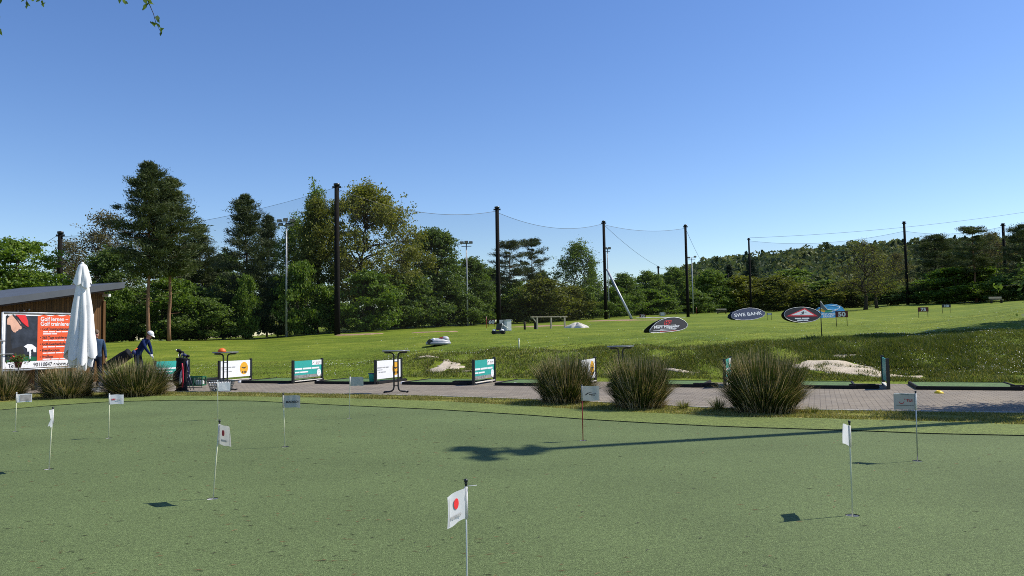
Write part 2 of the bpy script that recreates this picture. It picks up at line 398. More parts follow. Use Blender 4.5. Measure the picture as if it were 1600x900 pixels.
sheet('ground', lambda x: -12, lambda x: far_edge(x) + .4, M['dry_grass'], -.3, -.3, xs=np.arange(-60, 60.1, 5))

# putting green with real holes
FLAGS = [  # u, v of the hole; v of the knob; top shift in px; flag: width m, angle (deg from +x, counter-clockwise), top v, bottom v at the pole
    dict(k='big',    u=730, v=949, top=751, du=-2, ang=-117, w=.24, ft=762, fb=809),
    dict(k='dot',    u=332, v=779, top=658, du=11, ang=-68, w=.235, ft=663, fb=694),
    dict(k='limp',   u=76,  v=733, top=637, du=7,  ang=-107, w=.20, ft=640, fb=662),
    dict(k='redtxt', u=170, v=684.5, top=616, du=1, ang=14, w=.20, ft=617, fb=632),
    dict(k='photo',  u=24,  v=674, top=614, du=2,  ang=18, w=.235, ft=616, fb=629),
    dict(k='blank',  u=340.5, v=656, top=595, du=-.5, ang=20, w=.235, ft=598, fb=611),
    dict(k='dark',   u=445.5, v=698, top=615, du=-3, ang=-4, w=.225, ft=618, fb=637),
    dict(k='green',  u=546, v=653.5, top=586, du=1, ang=3, w=.24, ft=589, fb=603),
    dict(k='swoosh', u=911, v=688, top=602, du=-2, ang=0, w=.24, ft=603, fb=626),
    dict(k='smile',  u=1433.5, v=720, top=612, du=-3, ang=177, w=.225, ft=615, fb=640),
    dict(k='edge',   u=1332, v=805, top=659, du=-5, ang=101, w=.235, ft=666, fb=698),
]
for f in FLAGS: f['p'] = gnd(f['u'], f['v'])
gxs = np.arange(-26, 22.01, .25)
bm = bmesh.new()
loop = [bm.verts.new((x, ge(x), 0)) for x in gxs] + [bm.verts.new((22, -6, 0)), bm.verts.new((-26, -6, 0))]
for i in range(len(loop)): bm.edges.new((loop[i], loop[(i + 1) % len(loop)]))
HOLE_R = .054
for f in FLAGS:
    ring = [bm.verts.new((f['p'].x + HOLE_R * math.cos(2*PI*k/20), f['p'].y + HOLE_R * math.sin(2*PI*k/20), 0)) for k in range(20)]
    for i in range(20): bm.edges.new((ring[i], ring[(i + 1) % 20]))
bmesh.ops.triangle_fill(bm, use_beauty=True, use_dissolve=False, edges=bm.edges[:])
for fc in bm.faces:
    if fc.normal.z < 0: fc.normal_flip()
me = bpy.data.meshes.new('putting_green'); bm.to_mesh(me); bm.free(); me.materials.append(M['putting_turf'])
link_mesh('putting_green', me)['kind'] = 'structure'
# dark seam where the green meets the fringe, and the pale kerb of the path
def ribbon(name, f, w, z0, z1, mat, xa, xb, step=.12):
    xs = np.arange(xa, xb, step); vs = []; fs = []
    for x in xs:
        y = f(x); vs += [(x, y - w/2, z0), (x, y - w/2, z1), (x, y + w/2, z1), (x, y + w/2, z0)]
    for i in range(len(xs) - 1):
        a = i * 4; fs += [(a, a+4, a+5, a+1), (a+1, a+5, a+6, a+2), (a+2, a+6, a+7, a+3)]
    o = MB().add(vs, fs).build(name, mat); o['kind'] = 'structure'
ribbon('turf_seam', lambda x: ge(x) - .008, .014, -.01, .013, plain('seam', (.02, .03, .014), .9), -24, 22)
ribbon('path_kerb', lambda x: strip_edge(x) + .03, .07, -.02, .022, plain('kerb_stone', (.42, .40, .36), .85, bmp=.5), -40, 40)

# the range: a field that climbs away from the tees behind an uneven bank
PROF = {
 -700: [(.5,590),(8,568),(25,552),(45,548),(80,548)],
 0:    [(.5,586),(8,562),(25,542),(45,538),(80,538)],
 230:  [(.5,587),(3,579),(8,565),(15,551),(25,537),(33,532.5),(50,533.5),(80,535)],
 400:  [(.5,588),(3,580),(8,565),(16,549),(28,538),(42,530),(60,528),(90,525)],
 527:  [(.5,589),(2.5,580),(6,566),(12,553),(20,541),(35,527.5),(42,521),(90,508)],
 680:  [(.5,589),(1.5,582),(3.4,557),(5,551),(10,543),(20,533),(35,521),(55,512),(90,505)],
 780:  [(.5,589),(1.5,580),(3.2,553),(5,548),(10,540),(20,529),(40,516),(59,509.5),(95,502)],
 947:  [(.5,590),(1.5,581),(3.3,548),(6,542),(12,532),(25,520),(45,509),(80,498),(110,492)],
 1075: [(.5,590),(1.5,583),(3.3,546),(6,538),(12,528),(27,516),(50,505),(87,495),(120,489)],
 1200: [(.5,592),(1.5,586),(4,539),(7,532),(14,522),(30,510),(60,499),(125,487.5),(160,485)],
 1300: [(.6,593),(1.2,588),(3,560),(4.5,537),(7,530),(14,519),(32,507),(60,496),(110,484),(150,480)],
 1420: [(.6,595),(1.5,587),(4.5,536),(7,527),(12,518),(30,503),(60,491),(105,476),(150,474)],
 1500: [(.6,596),(2,583),(5,537),(8,519),(11,511),(20,502),(40,492),(70,483),(112,471),(150,470)],
 1600: [(.6,598),(2,588),(5,545),(8,520),(12,500),(16,492),(25,485),(50,478),(112,466.5),(150,465)],
 2100: [(.6,597),(2,580),(5,528),(8,496),(12,478),(16,470),(25,464),(50,462),(112,460)],
}
def d_far(u):
    k = (u - 800) / F; s = (P_FAR.x - k * P_FAR.y) / (-TD.x + k * TD.y); return P_FAR.y + TD.y * s
US = np.array(sorted(PROF)); DG = np.concatenate([np.arange(15, 48, .3), np.arange(48, 130, 1.5), np.geomspace(130, 1600, 26)])
ZT = np.zeros((len(US), len(DG)))
for i, u in enumerate(US):
    d0 = d_far(u); ds = [d0 - 6, d0 - .1] ; zs = [-.10, -.06]
    for dl, v in PROF[u]: ds.append(d0 + dl); zs.append(zof(u, v, d0 + dl))
    ds.append(2000); zs.append(zs[-1])
    ZT[i] = np.interp(DG, ds, zs)
# smooth along depth so that the profile has no creases
for _ in range(3): ZT[:, 1:-27] = (ZT[:, :-28] + 2 * ZT[:, 1:-27] + ZT[:, 2:-26]) / 4
def zt(x, y):
    """height of the range at x, y"""
    y = max(y, 15.01); u = 800 + F * x / y
    u = min(max(u, US[0]), US[-1] - .01); i = int(np.searchsorted(US, u, 'right') - 1); i = min(i, len(US) - 2)
    t = (u - US[i]) / (US[i+1] - US[i]); t = t * t * (3 - 2 * t) * .5 + t * .5
    return float(np.interp(y, DG, ZT[i]) * (1 - t) + np.interp(y, DG, ZT[i+1]) * t)
def lump(x, y):
    b = y - (far_edge(x))
    if b < .3: return 0
    w = min(1, (b - .3) / 1.2) * (1 if b < 6 else max(.25, 1 - (b - 6) / 20)) * (1 if x > -7 else max(.2, 1 - (-7 - x) / 6))
    return .7 * w * (.07 * math.sin(x * 1.9 + .7 * y) + .06 * math.sin(x * .83 - 1.7 * y + 1) + .035 * math.sin(4.3 * x + 2.1 * y) + .03 * math.sin(-3.1 * x + 5.2 * y))
def zg(x, y): return zt(x, y) + lump(x, y)
def spot(u, v, d):
    """point on the field under pixel column u at depth d"""
    p = at(u, v, d); return Vector((p.x, p.y, zg(p.x, p.y)))
def field(u, v, fallback=60):
    """where the sight line through a pixel meets the range"""
    d = d_far(u) + .3
    while d < 160:
        p = at(u, v, d)
        if zg(p.x, p.y) >= p.z: return d
        d += .1
    return fallback
gv = []; gf = []
UG = np.concatenate([np.arange(-700, -40, 30), np.arange(-40, 1640, 6), np.arange(1640, 2101, 20)]); nu = len(UG)
DG2 = DG[DG > 16]
for d in DG2:
    for u in UG:
        x = (u - 800) / F * d; gv.append((x, d, zg(x, d)))
for j in range(len(DG2) - 1):
    for i in range(nu - 1): gf.append((j*nu+i, j*nu+i+1, (j+1)*nu+i+1, (j+1)*nu+i))
fm = MB().add(gv, gf, 0, True)
fld = fm.build('driving_range_field', M['field_grass']); fld['kind'] = 'structure'

rng = np.random.default_rng(7)
def patch(name, c, a, b, rot, mat, lift=.03, n=36, seed=1, rough=.22, dome=0.0):
    """irregular bare patch that follows the ground"""
    r = random.Random(seed); ph = [r.uniform(0, 6.28) for _ in range(5)]
    vs = [(c.x, c.y, zg(c.x, c.y) + lift + dome)]; fs = []; rings = 7
    for j in range(1, rings + 1):
        for k in range(n):
            t = 2*PI*k/n; rr = 1 + rough * (math.sin(2*t+ph[0]) * .5 + math.sin(3*t+ph[1]) * .5 + math.sin(7*t+ph[2]) * .35 + math.sin(11*t+ph[3]) * .3)
            q = j / rings; ex, ey = a * rr * q * math.cos(t), b * rr * q * math.sin(t)
            x = c.x + ex * math.cos(rot) - ey * math.sin(rot); y = c.y + ex * math.sin(rot) + ey * math.cos(rot)
            zz = zg(x, y) + (lift if j < rings else -.06) + dome * max(0, 1 - q * q) * (1 + .25 * math.sin(5*t + 3*q + ph[4]))
            vs.append((x, y, zz))
    for k in range(n): fs.append((0, 1 + k, 1 + (k+1) % n))
    for j in range(rings - 1):
        for k in range(n): fs.append((1+j*n+k, 1+(j+1)*n+k, 1+(j+1)*n+(k+1)%n, 1+j*n+(k+1)%n))
    return MB().add(vs, fs, 0, True).build(name, mat)
def struct(o): o['kind'] = 'structure'; return o
TA = math.atan2(TD.y, TD.x)
def bankp(u, delta):
    d = d_far(u) + delta; x = (u - 800) / F * d; return Vector((x, d, 0))
SANDS = [('bunker_sand', bankp(1298, 1.95), 1.15, .86), ('bunker_sand', bankp(1362, 1.5), 1.3, .46), ('bunker_sand', bankp(1318, 3.3), .42, .2), ('bare_bank_sand', bankp(697, 2.0), .65, .55), ('bare_bank_sand', bankp(668, 3.1), .45, .16), ('bare_bank_sand', bankp(722, 1.4), .5, .14), ('bare_bank_sand', bankp(1060, 1.3), .6, .12)]
for i, (nm_, c_, a_, b_) in enumerate(SANDS): struct(patch(nm_, c_, a_, b_, TA, M['sand'], .02, seed=3 + i, rough=.22 if i < 2 else .5))
struct(patch('bare_earth', spot(560, 523, field(560, 523)), 1.9, 1.0, 0, M['earth'], .05, seed=8))
struct(patch('bare_earth', spot(676, 519, field(676, 519)), 2.0, .8, 0, M['earth'], .05, seed=9))
struct(patch('bare_earth', spot(842, 510, field(842, 510)), 3.0, 1.3, 0, M['earth'], .05, seed=10))
struct(patch('bare_earth', spot(972, 501, field(972, 501)), 4.2, 2.0, 0, M['earth'], .05, seed=11))
sp = patch('sand_pile', spot(901, 512, field(901, 512.5)), .95, .6, 0, M['white_sand'], .03, seed=12, dome=.36, rough=.25)
tag(sp, 'low heap of pale sand beside the wooden rail on the field', 'sand pile')
pb = MB()
a_, b_ = spot(995, 498, 103), spot(1072, 496, 104)
for i in range(12):
    t0, t1 = i/12, (i+1)/12; p0 = a_.lerp(b_, t0); p1 = a_.lerp(b_, t1)
    pb.add([(p0.x, p0.y, zg(p0.x, p0.y)+.03), (p1.x, p1.y, zg(p1.x, p1.y)+.03), (p1.x, p1.y+.9, zg(p1.x, p1.y+.9)+.06), (p0.x, p0.y+.9, zg(p0.x, p0.y+.9)+.06)], [(0,1,2,3)])
struct(pb.build('field_path', plain('gravel', (.42, .42, .42), .9)))

# wooded hill far behind
def hill_z(x, y):
    u = 800 + F * x / y
    top = np.interp(u, [700, 950, 1060, 1100, 1170, 1240, 1300, 1360, 1420, 1500, 1600, 2100], [532, 500, 441, 428, 420, 415, 407, 402, 402, 400, 394, 376])
    d = np.interp(u, [900, 1250, 2000], [520, 470, 400])
    zt_ = zof(u, top, d); z0 = zof(u, 492, 200)
    t = (y - 200) / (d - 200); t = max(0, min(1.25, t))
    s = t * t * (3 - 2 * t) if t <= 1 else 1 - (t - 1) * .6
    return min(z0, 4) + (zt_ - z0) * s
hv = []; hf = []; hu = np.arange(850, 2120, 14); hd = np.linspace(205, 640, 30)
for d in hd:
    for u in hu: x = (u - 800) / F * d; hv.append((x, d, hill_z(x, d) - 1))
for j in range(len(hd) - 1):
    for i in range(len(hu) - 1): hf.append((j*len(hu)+i, j*len(hu)+i+1, (j+1)*len(hu)+i+1, (j+1)*len(hu)+i))
struct(MB().add(hv, hf, 0, True).build('hill', plain('forest_floor', (.03, .04, .015), .95, .05, scale=.1)))


# ------------------------------------------------------------------ trees
def unit(v): return v / np.maximum(1e-9, np.linalg.norm(v, axis=-1, keepdims=True))
def diamonds(C, size, aspect, rs, axis=None, spread=1.0):
    """leaf-shaped quads with centres C, each turned at random (or along `axis`)"""
    n = len(C); a = unit(rs.normal(size=(n, 3)))
    if axis is not None: a = unit(axis + spread * a)
    b = unit(np.cross(a, rs.normal(size=(n, 3))))
    s = (size * rs.uniform(.6, 1.4, n))[:, None] if np.isscalar(size) else size[:, None]
    return np.stack([C - a * s, C + b * s * aspect, C + a * s, C - b * s * aspect], 1)
def arc(p0, p1, sag, n, rs, wobble=.04):
    p0 = np.array(p0); p1 = np.array(p1); L = np.linalg.norm(p1 - p0); t = np.linspace(0, 1, n)[:, None]
    P = p0 * (1 - t) + p1 * t; P[:, 2:3] += sag * L * 4 * t * (1 - t)
    P[1:-1] += rs.normal(size=(n - 2, 3)) * wobble * L / n * 2
    return P
def broadleaf(seed, H, W, base=.25, n_prim=7, n_clump=70, leaves=16000, size=.14, sig=.55, flat=.7, r0=.22, leaf='leaf_mid', bark='bark_dark', stems=1, top_pull=1.0, round_=.5, shell=.45, twigs=5, lean=0.0, squash=1.0):
    rs = np.random.default_rng(seed); mb = MB(); nodes = []
    zb = H * base
    stem_tops = []
    for s in range(stems):
        ang = rs.uniform(0, 6.28); off = np.array([math.cos(ang), math.sin(ang), 0]) * (W * .05 * (stems > 1))
        p0 = off * .4 * (stems > 1); p1 = off * 3.2 + np.array([rs.normal() * .02 * H + lean, rs.normal() * .02 * H, H * rs.uniform(.70, .85)])
        P = arc(p0 + np.array([0, 0, -.3]), p1, 0, 9, rs, .10); R = np.linspace(r0 if stems == 1 else r0 * .6, .035, 9); R[0] *= 1.35
        mb.tube(P, R, 8)
        for q, r in list(zip(P, R))[2:]: nodes.append((q, r))
        stem_tops.append(P)
    def env(t):    # crown half-width against height 0..1
        return max(0.0, math.sin(PI * min(1, max(0, t)) ** (.5 + .5 * round_)) ** .7) * (1.0 if t < .5 else 1.0 - (t - .5) * .35 * top_pull)
    prim_nodes = list(nodes)
    for k in range(n_prim):
        P = stem_tops[k % stems]; f = rs.uniform(.32, .85); idx = f * 8; i0 = int(idx); st = P[i0] * (1 - idx + i0) + P[min(8, i0 + 1)] * (idx - i0)
        if st[2] < zb * .8: st = P[max(3, i0)]
        ang = 2 * PI * (k + rs.uniform(-.3, .3)) / n_prim * (1 if stems == 1 else 2.3); t = min(.97, max(.08, (st[2] - zb) / (H - zb) + rs.uniform(.10, .42)))
        rad = W / 2 * env(t) * rs.uniform(.5, .8); e = np.array([math.cos(ang) * rad + lean * .5, math.sin(ang) * rad * squash, zb + t * (H - zb)])
        Q = arc(st, e, -.07 + .12 * rs.random(), 7, rs, .10); R = np.linspace(r0 * .42 * (1.1 - f * .6), .022, 7); mb.tube(Q, R, 6)
        for q, r in list(zip(Q, R))[1:]: prim_nodes.append((q, r))
    NP = np.array([q for q, r in prim_nodes]); NR = np.array([r for q, r in prim_nodes])
    C = []; tips = []
    for k in range(n_clump):
        t = rs.beta(1.25, 1.15); ang = rs.uniform(0, 2*PI); rr = W / 2 * env(t) * (rs.random() ** shell) * rs.uniform(.85, 1.08)
        c = np.array([math.cos(ang) * rr + lean * .6, math.sin(ang) * rr * squash, zb + t * (H - zb)])
        dd = np.linalg.norm(NP - c, axis=1) + np.where(NP[:, 2] > c[2] + .2, 3.0, 0); j = int(np.argmin(dd))
        Q = arc(NP[j], c, -.05 * rs.random() + .03, 5, rs, .12); mb.tube(Q, np.linspace(min(.045, NR[j] * .8), .012, 5), 4, cap=False)
        m = int(leaves / n_clump * rs.uniform(.4, 1.6)); sg = sig * rs.uniform(.7, 1.3)
        for _ in range(twigs):
            tp = c + rs.normal(size=3) * sg * np.array([1, 1, flat]) * 1.2; mb.tube(arc(Q[3], tp, 0, 3, rs, .1), [.012, .009, .006], 3, cap=False); tips.append(tp)
            C.append(tp + rs.normal(size=(max(1, m // (2 * twigs)), 3)) * sg * .38 * np.array([1, 1, flat]))
        C.append(c + rs.normal(size=(max(1, m // 2), 3)) * sg * np.array([1, 1, flat]))
    C = np.concatenate(C); C = C[C[:, 2] > .15]
    tint = np.clip(rs.normal(.5, .2, len(C)), 0, 1)
    V = diamonds(C, size, .55, rs)
    tm = mb.build('trunk', M[bark]); me1 = tm.data; bpy.data.objects.remove(tm)
    return me1, quad_mesh('crown', V, len(C), M[leaf], tint)
def conifer(seed, H, W, base=.2, whorl=.55, per=5, leaves=22000, size=.20, kind='pine', leaf='needle', bark='bark_pine', r0=.2, prof=None, dead=0, sig=.34, lean=0.0):
    rs = np.random.default_rng(seed); mb = MB(); P = arc([0, 0, -.3], [lean, rs.normal() * .1, H * .985], 0, 12, rs, .014); mb.tube(P, np.linspace(r0, .02, 12), 8)
    def tr(z): 
        f = min(11, max(0, z / (H * .985) * 11)); i = int(f); j = min(11, i + 1); return P[i] * (1 - f + i) + P[j] * (f - i)
    prof = prof or [(0, .7), (.25, 1), (.6, .7), (1, .08)]
    C = []; A = []; z = H * base; cl = []
    while z < H * .99:
        t = (z - H * base) / (H * (1 - base)); w = W / 2 * np.interp(t, [p for p, _ in prof], [q for _, q in prof])
        a0 = rs.uniform(0, 6.28)
        for k in range(per):
            a = a0 + 2*PI*k/per + rs.normal() * .3; L = w * (rs.uniform(.45, 1.12) if kind == 'pine' else rs.uniform(.85, 1.05))
            if L < .12: L = .12
            d = np.array([math.cos(a), math.sin(a), 0]); st = tr(min(H * .97, z + rs.uniform(-.55, .55) * whorl))
            rise = rs.uniform(-.05, .42) if kind == 'pine' else rs.uniform(-.42, -.22) * (1 - t) + .35 * t
            e = st + d * L + np.array([0, 0, L * rise]); Q = arc(st, e, -.06 if kind == 'pine' else .05, 5, rs, .08)
            mb.tube(Q, np.linspace(min(.06, .02 + L * .014), .008, 5), 4, cap=False)
            fr = [.45, .72, 1.0] if kind == 'pine' else [.2, .4, .6, .8, 1.0]
            for f in fr:
                if L < .6 and f < .6: continue
                i = f * 4; i0 = min(3, int(i)); c = Q[i0] * (1 - i + i0) + Q[i0+1] * (i - i0)
                side = rs.normal() * .3 * L * (1 if kind == 'pine' else .3); c = c + np.array([-d[1], d[0], 0]) * side
                cl.append((c, d, L))
        z += whorl * rs.uniform(.75, 1.25) * (1 if t < .7 else .75)
    for _ in range(dead):
        z = H * rs.uniform(.18, base); a = rs.uniform(0, 6.28); mb.tube(arc(tr(z), tr(z) + np.array([math.cos(a), math.sin(a), .12]) * rs.uniform(.6, 1.6), 0, 4, rs, .1), [.03, .02, .015, .006], 4, cap=False)
    cl.append((P[-1] + np.array([0, 0, .0]), np.array([0, 0, 1.]), .6))
    n = max(4, leaves // len(cl))
    for c, d, L in cl:
        s = sig * rs.uniform(.7, 1.25) * (1 if L > .8 else .55); m = int(n * rs.uniform(.5, 1.4))
        C.append(c + rs.normal(size=(m, 3)) * np.array([s, s, s * (.5 if kind == 'pine' else .30)])); A.append(np.tile(d + np.array([0, 0, .55 if kind == 'pine' else -.25]), (m, 1)))
    C = np.concatenate(C); A = np.concatenate(A); tint = np.clip(rs.normal(.5, .2, len(C)), 0, 1)
    V = diamonds(C, size, .17, rs, A, .9)
    tm = mb.build('trunk', M[bark]); me1 = tm.data; bpy.data.objects.remove(tm)
    return me1, quad_mesh('crown', V, len(C), M[leaf], tint)

KINDS = {}
def kind(key, fn, *a, **k): KINDS[key] = (fn(*a, **k), (k.get('H') or a[1]), (k.get('W') or a[2]))
kind('pine_tall', conifer, 11, 17.0, 6.8, base=.38, whorl=.60, per=6, leaves=42000, size=.18, prof=[(0, .45), (.12, .8), (.3, 1.0), (.5, .82), (.7, .56), (.85, .32), (1, .06)], dead=12, r0=.19, sig=.34)
kind('pine_slim', conifer, 12, 16.0, 5.8, base=.42, whorl=.65, per=6, leaves=32000, size=.18, prof=[(0, .6), (.25, 1.0), (.6, .7), (.85, .34), (1, .07)], dead=9, r0=.17, sig=.33)
kind('pine_full', conifer, 13, 15.5, 7.4, base=.18, whorl=.72, per=6, leaves=34000, size=.18, prof=[(0, .7), (.2, .9), (.42, 1.0), (.6, .66), (.75, .45), (.9, .22), (1, .05)], r0=.2, sig=.34, bark='bark_dark', dead=6)
kind('pine_open', conifer, 14, 12.5, 4.8, base=.45, whorl=.95, per=5, leaves=13000, size=.17, prof=[(0, .7), (.3, 1.0), (.7, .75), (1, .25)], dead=6, r0=.15, sig=.29)
kind('pine_broad', conifer, 15, 14.0, 8.4, base=.2, whorl=.85, per=6, leaves=24000, size=.19, prof=[(0, .8), (.35, 1.0), (.7, .72), (1, .12)], r0=.2, sig=.38, bark='bark_dark', dead=6)
kind('spruce_a', conifer, 16, 14.0, 5.2, base=.05, whorl=.42, per=8, leaves=40000, size=.17, kind='spruce', leaf='spruce', bark='bark_dark', prof=[(0, 1), (.5, .62), (1, .03)], sig=.26)
kind('oak', broadleaf, 21, 14.5, 13.0, base=.22, n_prim=16, n_clump=190, leaves=36000, size=.12, sig=.5, r0=.34, leaf='leaf_olive', round_=.35, shell=.38, twigs=7, top_pull=.5)
kind('oak_young', broadleaf, 22, 14.0, 7.5, base=.24, n_prim=10, n_clump=120, leaves=19000, size=.115, sig=.46, r0=.22, leaf='leaf_olive', round_=.35, twigs=6)
kind('poplar', broadleaf, 23, 15.5, 4.0, base=.25, n_prim=9, n_clump=70, leaves=9000, size=.12, sig=.34, r0=.16, leaf='leaf_mid', flat=1.2, round_=.6)
kind('birch', broadleaf, 24, 12.5, 6.0, base=.16, n_prim=10, n_clump=110, leaves=17000, size=.105, sig=.42, r0=.16, leaf='leaf_mid', bark='bark_pale', flat=1.1, stems=3, round_=.45)
kind('ash', broadleaf, 25, 12.0, 8.0, base=.14, n_prim=10, n_clump=88, leaves=26000, size=.13, sig=0.48, r0=.2, leaf='leaf_dark', stems=2, flat=0.6)
kind('maple', broadleaf, 26, 11.0, 8.5, base=.12, n_prim=9, n_clump=85, leaves=24000, size=.135, sig=0.52, r0=.2, leaf='leaf_spring', stems=2, flat=0.42)
kind('thin_wood', broadleaf, 27, 12.5, 7.0, base=.16, n_prim=11, n_clump=120, leaves=11000, size=.105, sig=.48, r0=.15, leaf='leaf_brown', stems=3, twigs=8)
kind('bush_spring', broadleaf, 31, 5.2, 6.0, base=.02, n_prim=6, n_clump=46, leaves=19000, size=.12, sig=0.4, r0=.07, leaf='leaf_spring', stems=4, shell=.5, flat=0.42)
kind('bush_dark', broadleaf, 32, 5.0, 6.2, base=.0, n_prim=6, n_clump=50, leaves=20000, size=.12, sig=0.4, r0=.07, leaf='leaf_dark', stems=4, shell=.5, flat=0.45)
kind('bush_mid', broadleaf, 33, 5.6, 5.6, base=.0, n_prim=6, n_clump=46, leaves=17000, size=.12, sig=0.4, r0=.07, leaf='leaf_mid', stems=4, shell=.5, flat=0.5)
kind('bush_olive', broadleaf, 34, 6.0, 6.4, base=.02, n_prim=7, n_clump=60, leaves=14000, size=.12, sig=0.42, r0=.08, leaf='leaf_olive', stems=4, twigs=6, flat=0.6)
kind('round_tree', broadleaf, 35, 9.5, 8.4, base=.04, n_prim=8, n_clump=80, leaves=24000, size=.14, sig=0.52, r0=.16, leaf='leaf_mid', stems=2, shell=.42, flat=0.5)
kind('bare_tree', broadleaf, 36, 12.5, 10.5, base=.2, n_prim=20, n_clump=150, leaves=3600, size=.10, sig=.5, r0=.30, leaf='leaf_olive', stems=1, twigs=10, round_=.4, shell=.4)

def tree(name, key, u, d, v_top, label, group=None, width=None, v_base=None, rz=None, cat='tree'):
    (tm, cm), H, W = KINDS[key]
    p = at(u, 500, d); z = zg(p.x, p.y)
    h = at(u, v_top, d).z - z; sz = h / H; sx = (width / F * d / W) if width else sz
    o = thing(name, label, cat, (p.x, p.y, z), rz if rz is not None else (u * 1.7 + d) % 6.28, group)
    o.scale = (sx, sx, sz)
    link_mesh('trunk' if cat == 'tree' else 'stem', tm, o); link_mesh('crown' if cat == 'tree' else 'foliage', cm, o)
    return o
SCREEN = 'trees screening the edge of the driving range'
BUSH = 'shrubs along the foot of the tree line'
TREES = [
 ('maple_tree','maple',30,58,374,'spreading light green maple rising behind the low end of the hut roof',170),
 ('maple_tree','maple',-70,66,366,'light green maple cut by the picture edge behind the hut',170),
 ('thin_tree','thin_wood',104,74,378,'sparse thin-leaved tree just beyond the black pole behind the hut',95),
 ('thin_tree','thin_wood',163,82,334,'tall airy half-leafed tree between the hut and the tallest orange-trunked pine',120),
 ('ash_tree','ash',172,72,392,'dark green tree beside the upper end of the hut roof',110),
 ('scots_pine','pine_tall',231,60,251,'tallest pine, with a bare orange trunk rising behind the golfer in the cap',112),
 ('scots_pine','pine_slim',265,61.5,276,'slightly shorter pine close beside the tallest one',104),
 ('scots_pine','pine_slim',311,84,352,'low bushy pine filling the dip between the tallest pine and the dense pointed pine',76),
 ('thin_tree','thin_wood',290,92,385,'thin bare-looking tree seen between the pine trunks',110),
 ('scots_pine','pine_full',386,74,302,'dense dark pointed pine standing before the slim floodlight mast',104),
 ('scots_pine','pine_full',417,88,334,'narrower dark pine peeking out behind the dense pointed pine',72),
 ('ash_tree','ash',350,90,398,'dark leafy tree in the dip before the dense pointed pine',100),
 ('birch_tree','birch',462,82,345,'loose grey-green birch just behind the slim floodlight mast',70),
 ('poplar_tree','poplar',494,86,284,'slim poplar whose wispy tip tops the olive oak',44),
 ('young_oak','oak_young',497,76,316,'yellow-olive young oak before the tallest black net pole',100),
 ('oak_tree','oak',572,79,295,'broad round oak with bronze young leaves behind the tallest black net pole',205),
 ('ash_tree','ash',682,88,360,'dark green pointed tree between the bronze oak and a floodlight mast',112),
 ('thin_tree','thin_wood',640,94,372,'half-bare tree leaning out from the flank of the bronze oak',110),
 ('ash_tree','ash',738,92,404,'dark tree sloping down just past the mast right of the bronze oak',80),
 ('scots_pine','pine_open',797,100,376,'open layered pine directly behind the second black net pole',62),
 ('scots_pine','pine_open',833,104,372,'open layered pine with flat tufts, standing clear of the second net pole',52),
 ('round_tree','round_tree',848,108,428,'rounded green tree under the two open layered pines',72),
 ('ash_tree','ash',768,104,420,'dark green tree left of the second net pole',70),
 ('birch_tree','birch',905,108,381,'pale green multi-stemmed birch alone before the braced net pole',76),
 ('spruce_tree','spruce_a',926,124,409,'small dark spruce tip just behind the pale green birch',34),
 ('round_tree','round_tree',975,122,430,'low rounded tree behind the leaning white brace',74),
 ('round_tree','round_tree',1015,134,426,'bushy rounded tree right of the leaning white brace',66),
 ('round_tree','round_tree',1056,140,420,'bushy rounded tree behind the black banner with the red emblem',64),
 ('round_tree','round_tree',1112,152,424,'bushy rounded tree right of the thin mast beside the fourth net pole',80),
 ('spruce_tree','spruce_a',1141,190,412,'dark spruce behind the blue banner, shorter of two',44),
 ('spruce_tree','spruce_a',1176,200,404,'dark spruce behind the net pole past the blue banner, taller of two',52),
 ('bare_tree','bare_tree',1353,112,377,'wide spring tree with bare dark limbs, thicker of a pair on the mown grass',104),
 ('bare_tree','bare_tree',1371,116,384,'wide spring tree with bare dark limbs, thinner of a pair on the mown grass',88),
 ('thin_tree','thin_wood',1404,138,396,'slim bare tree between the pair of wide trees and a net pole',50),
 ('scots_pine','pine_broad',1466,126,366,'broad dark pine just right of the net pole beyond the 75 sign',92),
 ('scots_pine','pine_broad',1498,148,384,'dark pine half hidden behind the broad one',60),
 ('scots_pine','pine_open',1527,118,353,'tall pine with open crown and visible leaning trunk behind the 100 sign',66),
 ('thin_tree','thin_wood',1556,126,364,'brownish half-leafed tree between the open pine and the last net pole',66),
 ('scots_pine','pine_broad',1606,112,350,'dark pine at the picture edge behind the last net pole',84),
 ('scots_pine','pine_broad',1660,120,340,'dark pine outside the picture edge beyond the last net pole',90),
]
for nme, key, u, d, vt, lab, w in TREES: tree(nme, key, u, d, vt, lab, SCREEN, w)
